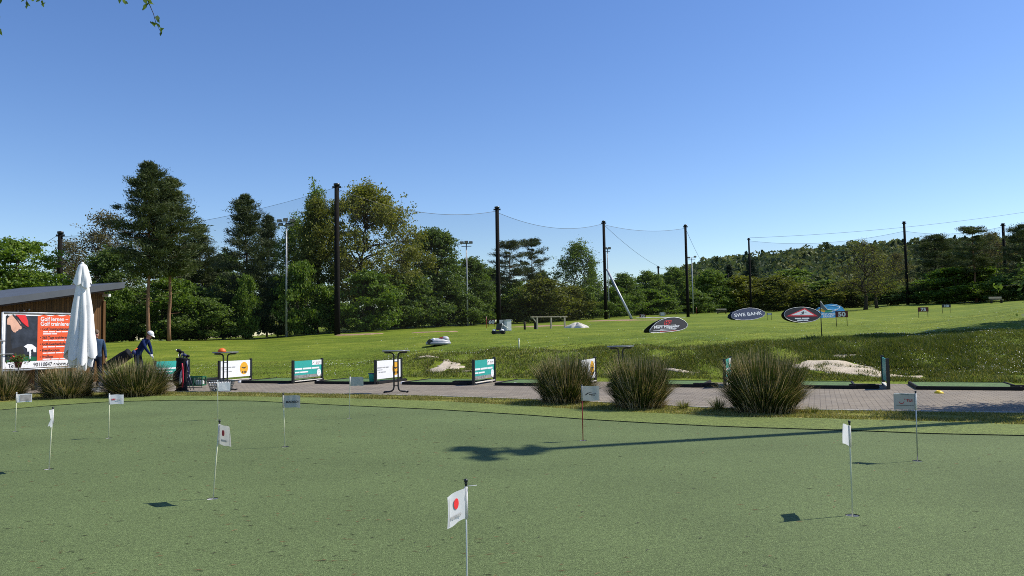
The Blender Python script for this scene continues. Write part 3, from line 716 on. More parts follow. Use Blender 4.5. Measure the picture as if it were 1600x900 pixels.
SHRUBS = [
 ('bush_spring',180,66,470,'bright green shrub beside the far corner of the hut',90),
 ('bush_dark',215,72,455,'dark shrub at the foot of the tallest pine',90),
 ('bush_spring',262,66,452,'bright leafy shrub between the two tallest pine trunks',96),
 ('bush_dark',300,72,448,'dark shrub behind the standing golf bag',90),
 ('bush_mid',325,64,462,'mid green shrub above the table with the orange cap',80),
 ('bush_dark',362,78,455,'dark shrub at the foot of the dense pointed pine',80),
 ('bush_spring',392,66,446,'upright yellow-green shrub before the dense pointed pine',52),
 ('bush_dark',425,76,430,'dark shrub left of the slim floodlight mast',60),
 ('bush_spring',478,72,430,'bright green shrub between the slim mast and the tallest net pole',80),
 ('bush_mid',516,76,448,'mid green shrub behind the foot of the tallest net pole',60),
 ('bush_spring',575,72,444,'large bright green shrub under the bronze oak',100),
 ('bush_dark',635,84,452,'dark shrub at the lower flank of the bronze oak',90),
 ('bush_dark',690,84,446,'dark shrub above the grey-white ball collector',80),
 ('bush_mid',728,86,458,'mid green shrub at the foot of the mast beside the 60 sign',70),
 ('bush_spring',755,94,455,'bright shrub behind the 60 sign',50),
 ('bush_mid',812,96,452,'mid green shrub beside the white cabinet',66),
 ('bush_olive',852,96,446,'olive shrub behind the wooden rail',80),
 ('bush_olive',895,100,448,'olive shrub behind the heap of pale sand',70),
 ('bush_mid',930,104,452,'mid green shrub left of the braced net pole',56),
 ('bush_spring',968,112,450,'yellow-green shrub at the foot of the leaning brace',60),
 ('bush_spring',1010,124,458,'bright shrub behind the 70 sign',66),
 ('bush_mid',1048,128,450,'mid green shrub behind the small white box',60),
 ('bush_dark',1085,134,455,'dark shrub at the foot of the fourth net pole',66),
 ('bush_mid',1128,150,452,'mid green shrub above the long grass bench strip',60),
 ('bush_olive',1170,150,446,'olive shrub behind the blue oval banner',70),
 ('bush_olive',1215,156,436,'tall olive shrub between the blue banner and the warning banner',80),
 ('bush_olive',1258,158,444,'olive shrub behind the warning triangle banner',80),
 ('bush_mid',1300,150,440,'mid green shrub behind the 50 sign',80),
 ('bush_mid',1240,176,424,'higher mid green shrub row seen over the olive ones',90),
 ('bush_olive',1335,140,444,'olive shrub behind the trunks of the paired wide trees',76),
 ('bush_mid',1386,136,440,'mid green shrub right of the paired wide trees',66),
 ('bush_dark',1430,128,446,'dark shrub at the foot of the net pole beyond the 75 sign',70),
 ('bush_spring',1492,122,424,'bright green shrub before the broad dark pine',84),
 ('bush_spring',1538,118,430,'bright green shrub at the foot of the open leaning pine',66),
 ('bush_mid',1568,112,436,'mid green shrub beside the last net pole',60),
 ('bush_dark',1610,106,430,'dark shrub in the shade at the picture edge',80),
]
rj = random.Random(12)
for key, u, d, vt, lab, w in SHRUBS: tree('shrub', key, u + rj.uniform(-8, 8), d + rj.uniform(-3, 5), vt - rj.uniform(-8, 34) * (1 if u < 900 else .4), lab, BUSH, w * rj.uniform(.85, 1.45), cat='shrub')
# tree and pole outside the frame whose shade falls into it
tm = tree('roadside_birch', 'birch', 1790, 14.2, 160, 'small birch standing just outside the frame beside the path', None, None)
p = Vector((11.2, 13.9, 0)); tm.location = p; tm.scale = (.5, .5, .42)

# the wood on the far hill, and the one closing the view behind the tree line
def far_wood(name, pts, leaf, seed, n=70, size=.8):
    rs = np.random.default_rng(seed); C = []; T = []
    for x, y, z, h, w, con, tn in pts:
        m = n; t = rs.random(m)
        if con: rr = w / 2 * (1 - t * t) ** .8 * rs.random(m) ** .5; zz = t
        else: th = np.arccos(rs.uniform(-.7, 1, m)); rr = w / 2 * np.sin(th) * rs.uniform(.75, 1.05, m); zz = .55 + .45 * np.cos(th) * rs.uniform(.85, 1.05, m)
        a = rs.uniform(0, 2*PI, m)
        C.append(np.stack([x + rr * np.cos(a), y + rr * np.sin(a), z + zz * h], 1)); T.append(np.clip(tn + rs.normal(0, .12, m), 0, 1))
    C = np.concatenate(C); T = np.concatenate(T)
    me = quad_mesh(name, diamonds(C, size, .7, rs), len(C), M[leaf], T)
    o = link_mesh(name, me); o['kind'] = 'stuff'; return o
rs = np.random.default_rng(5); pts = []
for i in range(1500):
    u = rs.uniform(930, 2060); d = 200 + 330 * rs.random() ** .8; x = (u - 800) / F * d; con = rs.random() < .2
    h = rs.uniform(9, 13) * (.95 if con else .92); pts.append((x, d, hill_z(x, d) - 2, h, rs.uniform(5, 8) if con else rs.uniform(7, 12), con, rs.uniform(.0, .22) if con else rs.choice([.3, .45, .6, .8])))
M['far_leaf'] = leaf_mat('far_leaf', [(0, (.055, .08, .048)), (.3, (.085, .12, .058)), (.6, (.14, .175, .07)), (1, (.24, .245, .10))], .3, .02, 0)
o = far_wood('hill_forest', pts, 'far_leaf', 3, 110, .95); o['label'] = 'mixed wood covering the hill far behind the range'; o['category'] = 'forest'
pts = []
for i in range(150):
    u = rs.uniform(-500, 1000); d = rs.uniform(115, 150); x = (u - 800) / F * d; con = rs.random() < .3
    pts.append((x, d, 1.0, rs.uniform(5, 8.5), rs.uniform(5, 8), con, rs.uniform(.1, .6)))
o = far_wood('wood_behind_range', pts, 'far_leaf', 4, 130, .42); o['label'] = 'low mixed wood glimpsed between the trunks behind the tree line'; o['category'] = 'forest'

# ------------------------------------------------------------------ ball-stop net: poles, nets, wires
POLE_G = 'black wooden poles carrying the ball-stop net'
POLES = [  # u, v_top, d, radius, label
 (92, 362, 60, .20, 'black net pole rising over the hut roof'),
 (527, 287, 66, .235, 'tallest black net pole, standing before the bronze oak'),
 (779.5, 323, 82, .24, 'black net pole with the white cabinet at its foot'),
 (947, 345, 100, .21, 'black net pole propped by a leaning brace'),
 (1075.5, 351, 107, .20, 'black net pole just beyond the black oval banner, at the end of the net'),
 (1174.5, 372, 146, .19, 'black net pole rising above the blue oval banner'),
 (1420, 346, 127, .22, 'black net pole between the paired wide trees and the broad dark pine'),
 (1575.5, 349, 120, .24, 'black net pole nearest the picture edge at the top of the slope'),
 (1850, 330, 96, .22, 'black net pole outside the frame further up the slope'),
]
TOPS = {}
def net_pole(u, vt, d, r, lab, base_v=None):
    p = spot(u, 505, d); zt_ = zof(u, vt, d); h = zt_ - p.z
    o = thing('net_pole', lab, 'pole', p, 0, POLE_G)
    MB().tube([(0,0,-.3),(0,0,h*.3),(0,0,h-.15)], [r*1.12, r, r*.82], 14).build('shaft', M['pole_black'], o)
    m = MB(); m.lathe([(r*.82, h-.18), (r*1.15, h-.16), (r*1.15, h), (.02, h+.05)], 14); m.box((0,0,h-.3), (r*3.2,.12,.16)); m.build('cap', M['black_paint'], o)
    TOPS[round(u)] = Vector((p.x, p.y, zt_)); return o
for a in POLES: net_pole(*a)
SMALL_G = 'small far net poles at the end of the range'
for u, vt, d, lab in [(1031, 416, 150, 'short far net pole with a small white box at its foot'), (1108, 423, 168, 'short far net pole between the thin mast and a dark spruce'), (1140, 428, 176, 'short far net pole before the shorter dark spruce')]:
    net_pole(u, vt, d, .20, lab)['group'] = SMALL_G
def wire(name, a, b, sag, r, lab):
    pts = [a.lerp(b, t) - Vector((0, 0, sag * 4 * t * (1 - t))) for t in np.linspace(0, 1, 22)]
    tag(MB().tube(pts, r, 5).build(name, M['dark_lamp']), lab, 'cable')
def net(k1, k2, drop1, drop2, sag, lab):
    a = TOPS[k1] - Vector((0,0,drop1)); b = TOPS[k2] - Vector((0,0,drop2))
    o = thing('safety_net', lab, 'net', (0, 0, 0), 0, 'ball-stop net panels between the black poles')
    n = 24; vs = []; fs = []; top = []
    for i in range(n + 1):
        t = i / n; p = a.lerp(b, t); z = p.z - sag * 4 * t * (1 - t); g = zg(p.x, p.y) + .1
        for j in range(7): vs.append((p.x, p.y + .12 * math.sin(j * .9 + t * 9), z + (g - z) * j / 6))
        top.append((p.x, p.y, z))
    for i in range(n):
        for j in range(6): fs.append((i*7+j, (i+1)*7+j, (i+1)*7+j+1, i*7+j+1))
    MB().add(vs, fs).build('mesh_panel', M['net'], o)
    MB().tube(top, .012 if k1 == 92 else .02, 5).build('top_cable', M['dark_lamp'], o)
    return o
net(92, 527, .4, .3, .8, 'net panel from the pole behind the hut to the tallest pole')
net(527, 780, .45, .45, 1.15, 'net panel before the dark tree, from the tallest pole to the white cabinet')
net(780, 947, .6, .35, 1.15, 'net panel before the open layered pines and the pale birch')
net(947, 1076, .5, .5, .6, 'net panel between the braced pole and the end pole')
net(1174, 1420, .5, 1.6, 1.2, 'net panel before the pair of wide bare-limbed trees')
net(1420, 1576, 1.6, .5, .8, 'net panel before the broad dark pine')
net(1576, 1850, .5, .5, .8, 'net panel running out of the frame up the slope')
wire('guy_wire', TOPS[947] - Vector((0,0,.5)), TOPS[1031], .5, .022, 'thin guy wire slanting from the braced pole to a short far pole')
wire('guy_wire', TOPS[1076] - Vector((0,0,.5)), TOPS[1108], .5, .022, 'thin guy wire slanting from the end pole to a short far pole')
wire('guy_wire', TOPS[1031] - Vector((0,0,.3)), TOPS[1108] - Vector((0,0,.3)), .3, .02, 'thin wire joining the two short far poles beside the mast')
wire('overhead_line', TOPS[1174] + Vector((0,0,.05)), at(1660, 322, 150), 1.0, .024, 'thin overhead line crossing the sky above the range net')
wire('guy_wire', TOPS[92] - Vector((0,0,.1)), at(40, 392, 70), .2, .016, 'thin wire running down from the pole behind the hut')
# the pale brace leaning on the third pole
tp = at(948.5, 421, 99.4); bp = spot(987, 500, 96)
br = MB().tube([bp, bp.lerp(tp, .5), tp], [.17, .155, .14], 12).build('leaning_brace', M['galv']); tag(br, 'pale grey brace leaning against a black net pole', 'brace')

# floodlight masts
MAST_G = 'slim floodlight masts at the edge of the range'
def mast(u, vt, d, r, lab, heads, paint='galv', rz=0):
    p = spot(u, 510, d); h = zof(u, vt, d) - p.z
    o = thing('floodlight_mast', lab, 'mast', p, rz, MAST_G)
    MB().tube([(0,0,-.2),(0,0,h*.5),(0,0,h)], [r*1.25, r, r*.75], 10).build('mast_pole', M[paint], o)
    w = max(abs(x) for x, z in heads) + .2
    MB().box((0,0,h-.1), (2*w, .08, .08)).box((0,.0,h-.42), (2*w*.8, .07, .07)).build('crossarm', M['dark_lamp'], o)
    for x, z in heads:
        l = MB().box((x, -.12, h + z), (.42, .26, .22), rot=Euler((.5, 0, 0)), bev=.03).build('lamp_head', M['dark_lamp'], o)
        MB().box((x, -.262, h + z - .075), (.34, .012, .16), rot=Euler((.5, 0, 0))).build('lamp_glass', M['grey_plastic'], l)
    return o
H6 = [(-.62, 0), (-.05, .1), (.55, .02), (-.5, -.36), (.15, -.36), (.5, -.4)]
mast(447.5, 345, 70, .085, 'grey floodlight mast between the dense pointed pine and the bronze oak', H6)
mast(730.5, 379, 86, .085, 'grey floodlight mast behind the grey-white ball collector', [(-.5, 0), (0, .05), (.5, 0)])
mast(952, 388, 104, .08, 'grey floodlight mast close beside the braced net pole', [(-.25, 0), (.25, .02)])
mast(1084, 402, 128, .085, 'pale floodlight mast with two outspread lamps beside the end pole', [(-.5, -.05), (.55, .1)])
# the mast outside the frame whose long shadow lies over the green
TIP = gnd(745, 708); hh = 12.6; off = hh / math.tan(SUN_EL)
mb_ = TIP + Vector((math.sin(SUN_AZ), math.cos(SUN_AZ), 0)) * off
o = thing('floodlight_mast', 'floodlight mast outside the frame whose shadow falls across the putting green', 'mast', (mb_.x, mb_.y, 0), -SUN_AZ, MAST_G)
MB().tube([(0,0,-.2),(0,0,hh*.5),(0,0,hh)], [.16, .13, .10], 10).build('mast_pole', M['galv'], o)
MB().box((0,0,hh-.1), (1.1, .08, .08)).box((0,0,hh-.5), (.7, .08, .08)).box((-.1,0,hh-.9), (.7, .08, .08)).build('crossarm', M['dark_lamp'], o)
for x, y, z in [(-.42,-.1,.0),(.05,.16,.06),(.42,-.05,-.05),(-.2,-.2,-.35),(.2,.2,-.4),(-.05,.1,-.75)]:
    l = MB().box((x, y, hh + z), (.42, .28, .2), rot=Euler((.5, 0, x)), bev=.03).build('lamp_head', M['dark_lamp'], o)
    MB().box((x, y-.15, hh + z - .08), (.3, .012, .14), rot=Euler((.5, 0, x))).build('lamp_glass', M['grey_plastic'], l)
# a spruce outside the frame; its pointed shadow lies along the grassy bank
t_ = tree('roadside_spruce', 'spruce_a', 1720, 30, 200, 'pointed spruce outside the frame whose shadow lies along the grassy bank', None, None)
t_.location = (23.2, 30.6, zg(23.2, 30.6) - .1); t_.scale = (.70, .70, 1.16)

# ------------------------------------------------------------------ the hut
def text(body, size, mat, parent, loc, rot=(PI/2, 0, 0), align='LEFT', bold=.0, name='lettering', sx=1.0, shear=0.0):
    cu = bpy.data.curves.new(name, 'FONT'); cu.body = body; cu.size = size; cu.extrude = .001; cu.offset = bold; cu.align_x = align; cu.shear = shear
    o = bpy.data.objects.new(name, cu); COL.objects.link(o); o.parent = parent; o.location = loc; o.rotation_euler = rot; o.scale = (sx, 1, 1)
    cu.materials.append(M[mat]); TEXTS.append(o); return o
TEXTS = []
C0 = Vector((-15.0, 28.2, 0))
hut = thing('golf_hut', 'brown timber hut with a grey lean-to roof rising away from the billboard', 'hut', C0, TEE_ROT)
def hz(x): return 3.27 + .163 * x                      # top of the wall under the sloping roof
vs = [(-9,0,-.1),(0,0,-.1),(0,0,hz(0)),(-9,0,hz(-9)),(-9,4,-.1),(0,4,-.1),(0,4,hz(0)),(-9,4,hz(-9))]
MB().add(vs, [(0,1,2,3),(5,4,7,6),(1,5,6,2),(4,0,3,7),(3,2,6,7)]).build('wall', M['planks'], hut)
rt = .12; ov = .88
def slab(x0, x1, y0, y1, a, b):
    return [(x0,y0,hz(x0)+a),(x1,y0,hz(x1)+a),(x1,y1,hz(x1)+a),(x0,y1,hz(x0)+a),(x0,y0,hz(x0)+b),(x1,y0,hz(x1)+b),(x1,y1,hz(x1)+b),(x0,y1,hz(x0)+b)]
BF = [(0,3,2,1),(4,5,6,7),(0,1,5,4),(1,2,6,5),(2,3,7,6),(3,0,4,7)]
rf = MB().add(slab(-9.6, .06, -ov, 4.6, .17, .30), BF).build('roof', M['zinc_roof'], hut)
MB().add(slab(-9.63, .09, -ov-.03, -ov-.004, .10, .315), BF).add(slab(.064, .09, -ov-.004, 4.6, .10, .315), BF).build('fascia', M['zinc_roof'], rf)
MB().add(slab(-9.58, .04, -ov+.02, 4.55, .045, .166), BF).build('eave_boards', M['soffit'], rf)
for x in (-4.35,): MB().box((x, -.06, hz(x) - .22), (.16, .1, .08), bev=.01).build('wall_lamp', M['white_plastic'], hut)
for x in (-3.3, -3.1, -2.92): MB().ball((x, -.04, hz(x) - .25), .035, 8).build('spot_lamp', M['grey_plastic'], hut)
MB().box((-.02, -.14, hz(0) - .14), (.12, .3, .1)).build('bracket', M['white_plastic'], hut)
MB().box((-.03, -.04, hz(0)/2 - .2), (.10, .05, hz(0) - .3)).build('corner_board', M['planks'], hut)

# ------------------------------------------------------------------ the billboard before the hut
B0 = Vector((-15.55, 23.5, 0)); bb = thing('billboard', 'metal-framed billboard with a red-capped golfer photo and orange price panel', 'billboard', B0, TEE_ROT)
L, ZB, ZT_ = 3.1, .66, 2.34
def BX(v): return 1.5 + (530.3 - v) / F * 25.1
fm_ = MB()
for x in (-.03, L + .03): fm_.tube([(x, .04, -.05), (x, .04, ZT_ + .06)], .035, 8)
fm_.tube([(-.03, .04, ZT_ + .05), (L + .03, .04, ZT_ + .05)], .03, 8); fm_.tube([(-.03, .04, ZB - .05), (L + .03, .04, ZB - .05)], .03, 8)
fm_.build('frame', M['galv'], bb)
MB().box((L/2, .03, (ZB+ZT_)/2), (L, .02, ZT_-ZB)).build('board', M['white_print'], bb)
MB().tube([(-.6, -.03, 1.12), (.28, -.03, 1.12)], .016, 6).tube([(-.6, -.03, 1.52), (.02, -.03, 1.52)], .02, 6).build('rail', M['steel'], bb)
zs = BX(560)
def flat(outline, y, mat, name, parent): return MB().prism(outline, .0015, Matrix.Translation((0, y, 0)), 0).build(name, M[mat], parent)
pic = flat([(.06, zs), (1.1, zs), (1.1, ZT_-.04), (.06, ZT_-.04)], .016, 'dark_sky_print', 'photo_print', bb)
def PX(u): return (u - 8) / 48 * 1.0 + .08      # picture pixels across the photo print
def outline(pts): return [(PX(u), BX(v)) for u, v in pts]
flat(outline([(8.5,560.5),(56,560),(56,554),(40,553),(25,556),(8.5,557)]), .013, 'crate_green', 'green_strip', pic)
flat(outline([(9,490),(14,502),(16,512),(15,530),(18,541),(33,537),(36,545),(33,556),(9,558)]), .0125, 'black_print', 'jacket', pic)
fc = [(9,505),(9,497),(13,492),(19,491),(24,497),(29,502),(31,508),(31.5,511),(29,512.5),(27,512),(25.5,515),(24,514.5),(22,517),(19,516.5),(16,513),(14,506)]
flat(outline(fc), .0105, 'pink_skin_print', 'face', pic)
flat(outline([(12.5,493),(16.5,491),(17.5,495),(16.5,498),(13.5,498)]), .0085, 'pink_skin_print', 'ear', pic)
flat(outline([(16,490.5),(19,490.3),(30,505),(38,508.5),(41,510),(38,510.5),(29.5,507),(25,501),(18,493)]), .0075, 'ink_black', 'cap_peak', pic)
flat(outline([(21,490.5),(37,491),(41,500),(42,509),(38,507),(31,501),(26,494.5)]), .0055, 'red_print', 'cap_crown', pic)
flat(outline([(35,538),(41,534.5),(48,535),(55,540),(55,547),(51,547),(49,542),(44,545.5),(41,546),(40,541)]), .0055, 'white_print', 'glove', pic)
flat([(PX(45.3) + .032*math.cos(a), BX(547.2) + .075*math.sin(a)*.9) for a in np.linspace(0, 2*PI, 17)[:-1]], .0035, 'white_print', 'golf_ball', pic)
flat(outline([(43.5,550),(47,550),(46,556.5),(44.6,556.5)]), .0035, 'white_print', 'tee', pic)
ow = [(1.1, zs), (L-.02, zs)] + [(L-.02 - (L-1.12) * i / 20, BX(491) + .022 * math.sin(i * 1.5)) for i in range(21)]
orr = flat(ow, .016, 'orange_print', 'orange_panel', bb)
X0 = 1.19
def tz(v): return BX(v)
text('Golf lernen –', .185, 'white_print', orr, (X0, .013, tz(499.5)), bold=.003, sx=.98)
text('Golf trainieren', .185, 'white_print', orr, (X0, .013, tz(506.8)), bold=.003, sx=.98)
for s_, v in [('• GolfTrainingsAkademie', 513.6), ('• 365-Tage trainieren(able)', 526.8), ('• Golf-Geschenkideen', 536.8), ('• Eventlocation', 546.4), ('• ProShop', 556.4)]:
    text(s_, .115, 'ink_black', orr, (X0, .013, tz(v)), bold=.002, sx=.98)
dash = MB(); rr_ = random.Random(3)
for v, w in [(516.2,1.5),(519.4,.55),(529.5,1.5),(539.4,1.5),(549,1.55),(558.3,1.6)]:
    x = X0 + .1
    while x < X0 + .1 + w - .1:
        l = rr_.uniform(.12, .32); l = min(l, X0 + .1 + w - x); dash.box((x + l/2, .0145, tz(v)), (l, .002, .036)); x += l + .025
dash.build('small_print', M['white_print'], orr)
text('Tel.', .17, 'ink_black', bb, (.16, .014, tz(568.5)), sx=.95)
text('90110847 • www.golfkam', .17, 'ink_black', bb, (.98, .014, tz(568.5)), sx=.95)
# pot of red and green plants hung before it
pt = thing('flower_pot', 'small pot with red flowers hung before the billboard', 'flower pot', gnd(28, 600), 0)
pt.location = at(28.5, 573, 22.6)
MB().lathe([(.07, -.02), (.10, .12), (.11, .13), (.11, .15), (.02, .14)], 16).build('pot', M['maroon_print'], pt)
MB().tube([(0, 0, 0), (0, 0, -.72 - .03)], .015, 6).build('stake', M['dark_plastic'], pt)
rs = np.random.default_rng(9); n = 260; c_ = rs.normal(size=(n, 3)) * np.array([.11, .11, .07]) + np.array([0, 0, .23])
link_mesh('foliage', quad_mesh('foliage', diamonds(c_, .04, .5, rs), n, M['leaf_dark'], rs.random(n)), pt)
n = 26; c_ = rs.normal(size=(n, 3)) * np.array([.10, .10, .05]) + np.array([0, -.02, .27])
link_mesh('blossom', quad_mesh('blossom', diamonds(c_, .03, .8, rs), n, M['red_print']), pt)
pt.location.z = .75

# ------------------------------------------------------------------ folded parasol
pp = at(126, 600, 22.3); pz = Vector((pp.x, pp.y, 0))
par = thing('closed_parasol', 'tall closed white parasol with folded fabric standing before the hut', 'parasol', pz, 0)
def folded(name, zr, mat, nf, amp, seed, parent, hem):
    r = random.Random(seed); n = 180; ph = [r.uniform(0, 6.28) for _ in range(6)]; vs = []; fs = []
    for j, (z, rad) in enumerate(zr):
        t = j / (len(zr) - 1)
        for k in range(n):
            a = 2*PI*k/n; q = abs(math.sin(nf * .5 * a + .55 * math.sin(a + ph[0]) + .5 * math.sin(2*a + ph[5]) + .5 * t)) ** .8
            w = 1 + amp * (q - .62) * (.3 + .7 * t) + .08 * math.sin(3*a + ph[1] + 3*t) + .05 * math.sin(7*a + ph[2] - 5*t) * t + .03 * math.sin(13*a + ph[3] + 9*t) * t
            rr = rad * w; zz = z
            if t > .6: zz += hem * (t - .6) / .4 * ((.55 - q) * .9 + .5 * math.sin(2*a + ph[4]))
            vs.append((rr * math.cos(a) * 1.02, rr * math.sin(a) * .92, zz))
    for j in range(len(zr) - 1):
        for k in range(n): fs.append((j*n+k, (j+1)*n+k, (j+1)*n+(k+1)%n, j*n+(k+1)%n))
    return MB().add(vs, fs, 0, True).build(name, M[mat], parent)
M['parasol'] = plain('parasol', (.78, .78, .76), .85, .1, var=.05, bmp=0)
zz = np.linspace(0, 1, 30)
folded('canopy', [(3.19 - 2.14 * t, float(np.interp(t, [0,.08,.3,.6,.84,1], [.135,.165,.225,.285,.335,.36]))) for t in zz], 'parasol', 5, .62, 4, par, .30)
folded('canopy_lining', [(1.6 - .85 * t, float(np.interp(t, [0,.5,.8,1], [.20,.27,.285,.25]))) for t in np.linspace(0, 1, 16)], 'parasol', 7, .55, 8, par, .16)
folded('top_cap', [(3.74 - .62 * t, float(np.interp(t, [0,.1,.6,1], [.03,.11,.18,.225]))) for t in np.linspace(0, 1, 12)], 'parasol', 6, .4, 6, par, .12)
MB().tube([(0,0,0), (0,0,3.7)], .035, 10).build('pole', M['white_paint'], par)
MB().box((0,0,.05), (.8,.8,.1), bev=.02).build('base', M['galv'], par)
MB().lathe([(.04, 3.70), (.05, 3.74), (.02, 3.78)], 10).build('finial', M['white_paint'], par)

# ------------------------------------------------------------------ putting flags
def cloth(w, h, seed, wave=.05, bow=0.0, nx=14, nz=8, tatter=False):
    r = random.Random(seed); p1, p2 = r.uniform(0, 6), r.uniform(0, 6); vs = []; fs = []
    for i in range(nx + 1):
        for j in range(nz + 1):
            s = i / nx; t = j / nz
            y = w * (wave * math.sin(4.2 * s + p1 + 1.3 * t) * s + bow * s * s + .02 * math.sin(9 * s + p2 - 2 * t) * s)
            z = -h * t - w * .03 * s * s + .004 * math.sin(8 * s + p2) * s
            if tatter and j == nz: z -= .03 * (r.random() if i > nx * .5 else 0)
            vs.append((w * s, y, z))
    for i in range(nx):
        for j in range(nz): fs.append((i*(nz+1)+j, i*(nz+1)+j+1, (i+1)*(nz+1)+j+1, (i+1)*(nz+1)+j))
    return vs, fs, (lambda s, t: vs[int(round(s * nx)) * (nz + 1) + int(round(t * nz))])
LBL = {
 'big': 'white putting flag with a red dot, largest of all, its hole below the picture',
 'dot': 'cream putting flag with a red dot on a leaning pole',
 'limp': 'white putting flag seen nearly edge-on with a ragged hem',
 'redtxt': 'white putting flag with a line of red and grey print, nearest the parasol',
 'photo': 'white-bordered putting flag with a grey photo print, nearest the billboard',
 'blank': 'plain pale putting flag overlapping the basket of balls',
 'dark': 'grey shaded putting flag with a dark central word',
 'green': 'pale green putting flag on a long pole, before the white sign behind the bar table',
 'swoosh': 'backlit putting flag shaded grey, with a black swoosh on a dark red pole',
 'smile': 'backlit putting flag shaded dark grey, with a red smile emblem',
 'edge': 'white putting flag turned edge-on, its square shadow on the turf',
}
M['cup_liner'] = plain('cup_liner', (.55, .55, .53), .5, bmp=0); M['turf_cut'] = plain('turf_cut', (.012, .016, .01), .9, bmp=0)
FG = 'flags on the holes of the putting green'
for i, f in enumerate(FLAGS):
    f['ang'] += -math.degrees(math.atan2(f['p'].x, f['p'].y))      # turned relative to the line of sight
    d = f['p'].y; k = f['k']
    hgt = (f['v'] - f['top']) / F * d * 1.005; zt_ = zof(f['u'], f['top'], d); top = at(f['u'] + f['du'], f['top'], d)
    o = thing('putting_flag', LBL[k], 'flag', f['p'], 0, FG)
    lx = top.x - f['p'].x; hgt = top.z
    pm = 'red_pole' if k == 'swoosh' else ('white_paint' if k == 'big' else 'steel' if k == 'smile' else 'cream_pole')
    r = .0042 if k == 'big' else .0065
    MB().tube([(0,0,-.1), (lx*.5,0,hgt*.5), (lx,0,hgt - .012)], r, 8).build('pole', M[pm], o)
    kb = MB().ball((lx,0,hgt), .0115, 10); kb.lathe([(.006, hgt-.03), (.009, hgt-.012), (.005, hgt-.006)], 10, M=Matrix.Translation((lx,0,0)))
    kb.build('knob', M['white_plastic'] if k in ('redtxt', 'photo', 'blank') else M['black_paint'], o)
    # hole liner set into the turf
    cu_ = MB().lathe([(HOLE_R*.97, -.006), (HOLE_R*.96, -.1), (.001, -.1)], 20, caps=False).build('cup', M['cup_liner'], o)
    MB().lathe([(HOLE_R*1.0, -.001), (HOLE_R*.98, -.006)], 20, caps=False).build('turf_cut', M['turf_cut'], cu_)
    fz0 = zof(f['u'], f['ft'], d); fz1 = zof(f['u'], f['fb'], d); h = fz0 - fz1; lx1 = lx * (fz0 / hgt)
    fm_ = {'dot': 'flag_cream', 'dark': 'flag_shade_grey', 'smile': 'flag_dark', 'swoosh': 'flag_shade_grey', 'green': 'flag_shade_grey'}.get(k, 'flag_white')
    vs, fs, P = cloth(f['w'], h, 40 + i, .05 if k != 'limp' else .3, .0, tatter=(k == 'limp'))
    cl = MB().add(vs, fs, 0, True).build('cloth', M[fm_], o); cl.location = (lx1, 0, fz0); cl.rotation_euler = (0, -lx / hgt if False else 0, math.radians(f['ang']))
    MB().tube([(0,0,.004), (0,0,-h - .004)], .0105, 8).build('sleeve', M['flag_white' if k not in ('dark', 'swoosh') else 'flag_shade_grey'], cl)
    w = f['w']; ab = math.radians(f['ang']); side = -1 if math.cos(ab) * 1 + 0 > 0 or f['ang'] < -90 else 1
    # which face of the cloth looks at the camera
    nrm = Vector((math.sin(ab), -math.cos(ab), 0)); tocam = -Vector((f['p'].x, f['p'].y, 0)); face = -1 if nrm.dot(tocam) > 0 else 1
    def onface(s, t, lift=.004): x, y, z = P(s, t); return Vector((x, y + face * lift, z))
    rot = (PI/2, 0, 0) if face < 0 else (PI/2, 0, PI)
    def word(body, s, t, size, mat, bold=0.0, sx=1.0): return text(body, size, mat, cl, onface(s, t, .007), rot, 'CENTER', bold, sx=sx)
    if k in ('big', 'dot'):
        c = onface(.52, .42, .005); m = MB(); m.prism([(c.x + .027*math.cos(a), c.z + .029*math.sin(a)) for a in np.linspace(0, 2*PI, 25)[:-1]], .001, Matrix.Translation((0, c.y, 0))); m.build('red_dot', M['red_print' if k == 'big' else 'ink_red'], cl)
        m = MB(); c = onface(.55, .715, .006)
        for q in range(9): m.box((c.x - .052 + q * .013, c.y, c.z), (.006 if q % 3 else .009, .0012, .018 if q % 2 else .022))
        m.build('faint_print', M['ink_grey'], cl)
        m = MB(); c = onface(.55, .80, .006); m.box((c.x, c.y, c.z), (.15, .0012, .0025)); m.build('underline', M['ink_grey'], cl)
        e = MB(); x, y, z = P(.93, .5); e.box((x, y + face * .004, z), (.004, .001, h * .9)) ; e.build('hem_stitching', M['ink_grey'], cl)
        if k == 'big':
            hk = MB().tube([(lx, 0, hgt - .03), (lx + .06, .0, hgt - .026)], .002, 6).build('tie', M['white_plastic'], o)
    elif k == 'redtxt':
        c = onface(.3, .55, .005); m = MB()
        for q in range(3): m.box((c.x - .02 + q * .02, c.y, c.z), (.014, .0012, .026))
        m.build('red_print', M['ink_red'], cl); c = onface(.68, .55, .005); m = MB()
        for q in range(4): m.box((c.x - .035 + q * .024, c.y, c.z), (.019, .0012, .018))
        m.build('grey_print', M['ink_grey'], cl)
    elif k == 'photo':
        c = onface(.55, .5, .004); MB().box((c.x, c.y, c.z), (w * .72, .002, h * .74)).build('photo_print', M['grey_print'], cl)
    elif k == 'dark': word('MADISON', .56, .58, .042, 'ink_black', .001)
    elif k == 'swoosh':
        c = onface(.5, .45, .005); m = MB()
        pts = [(-.075, -.012), (-.068, -.026), (-.045, -.006), (-.01, .010), (.02, .013), (-.01, .017), (-.045, .010), (-.064, -.008)]
        m.prism([(c.x + a, c.z + b) for a, b in pts], .001, Matrix.Translation((0, c.y, 0))); m.build('swoosh_emblem', M['ink_black'], cl)
        m = MB()
        for q, w_ in enumerate((.016, .022, .016, .02, .014)): m.box((c.x + .0 + q * .020 - .012, c.y, c.z - .012 + .002 * q), (w_, .0012, .011))
        for q in range(3): m.box((c.x + .015 + q * .017, c.y, c.z - .030), (.013, .0012, .007))
        m.build('script_print', M['ink_black'], cl)
    elif k == 'smile':
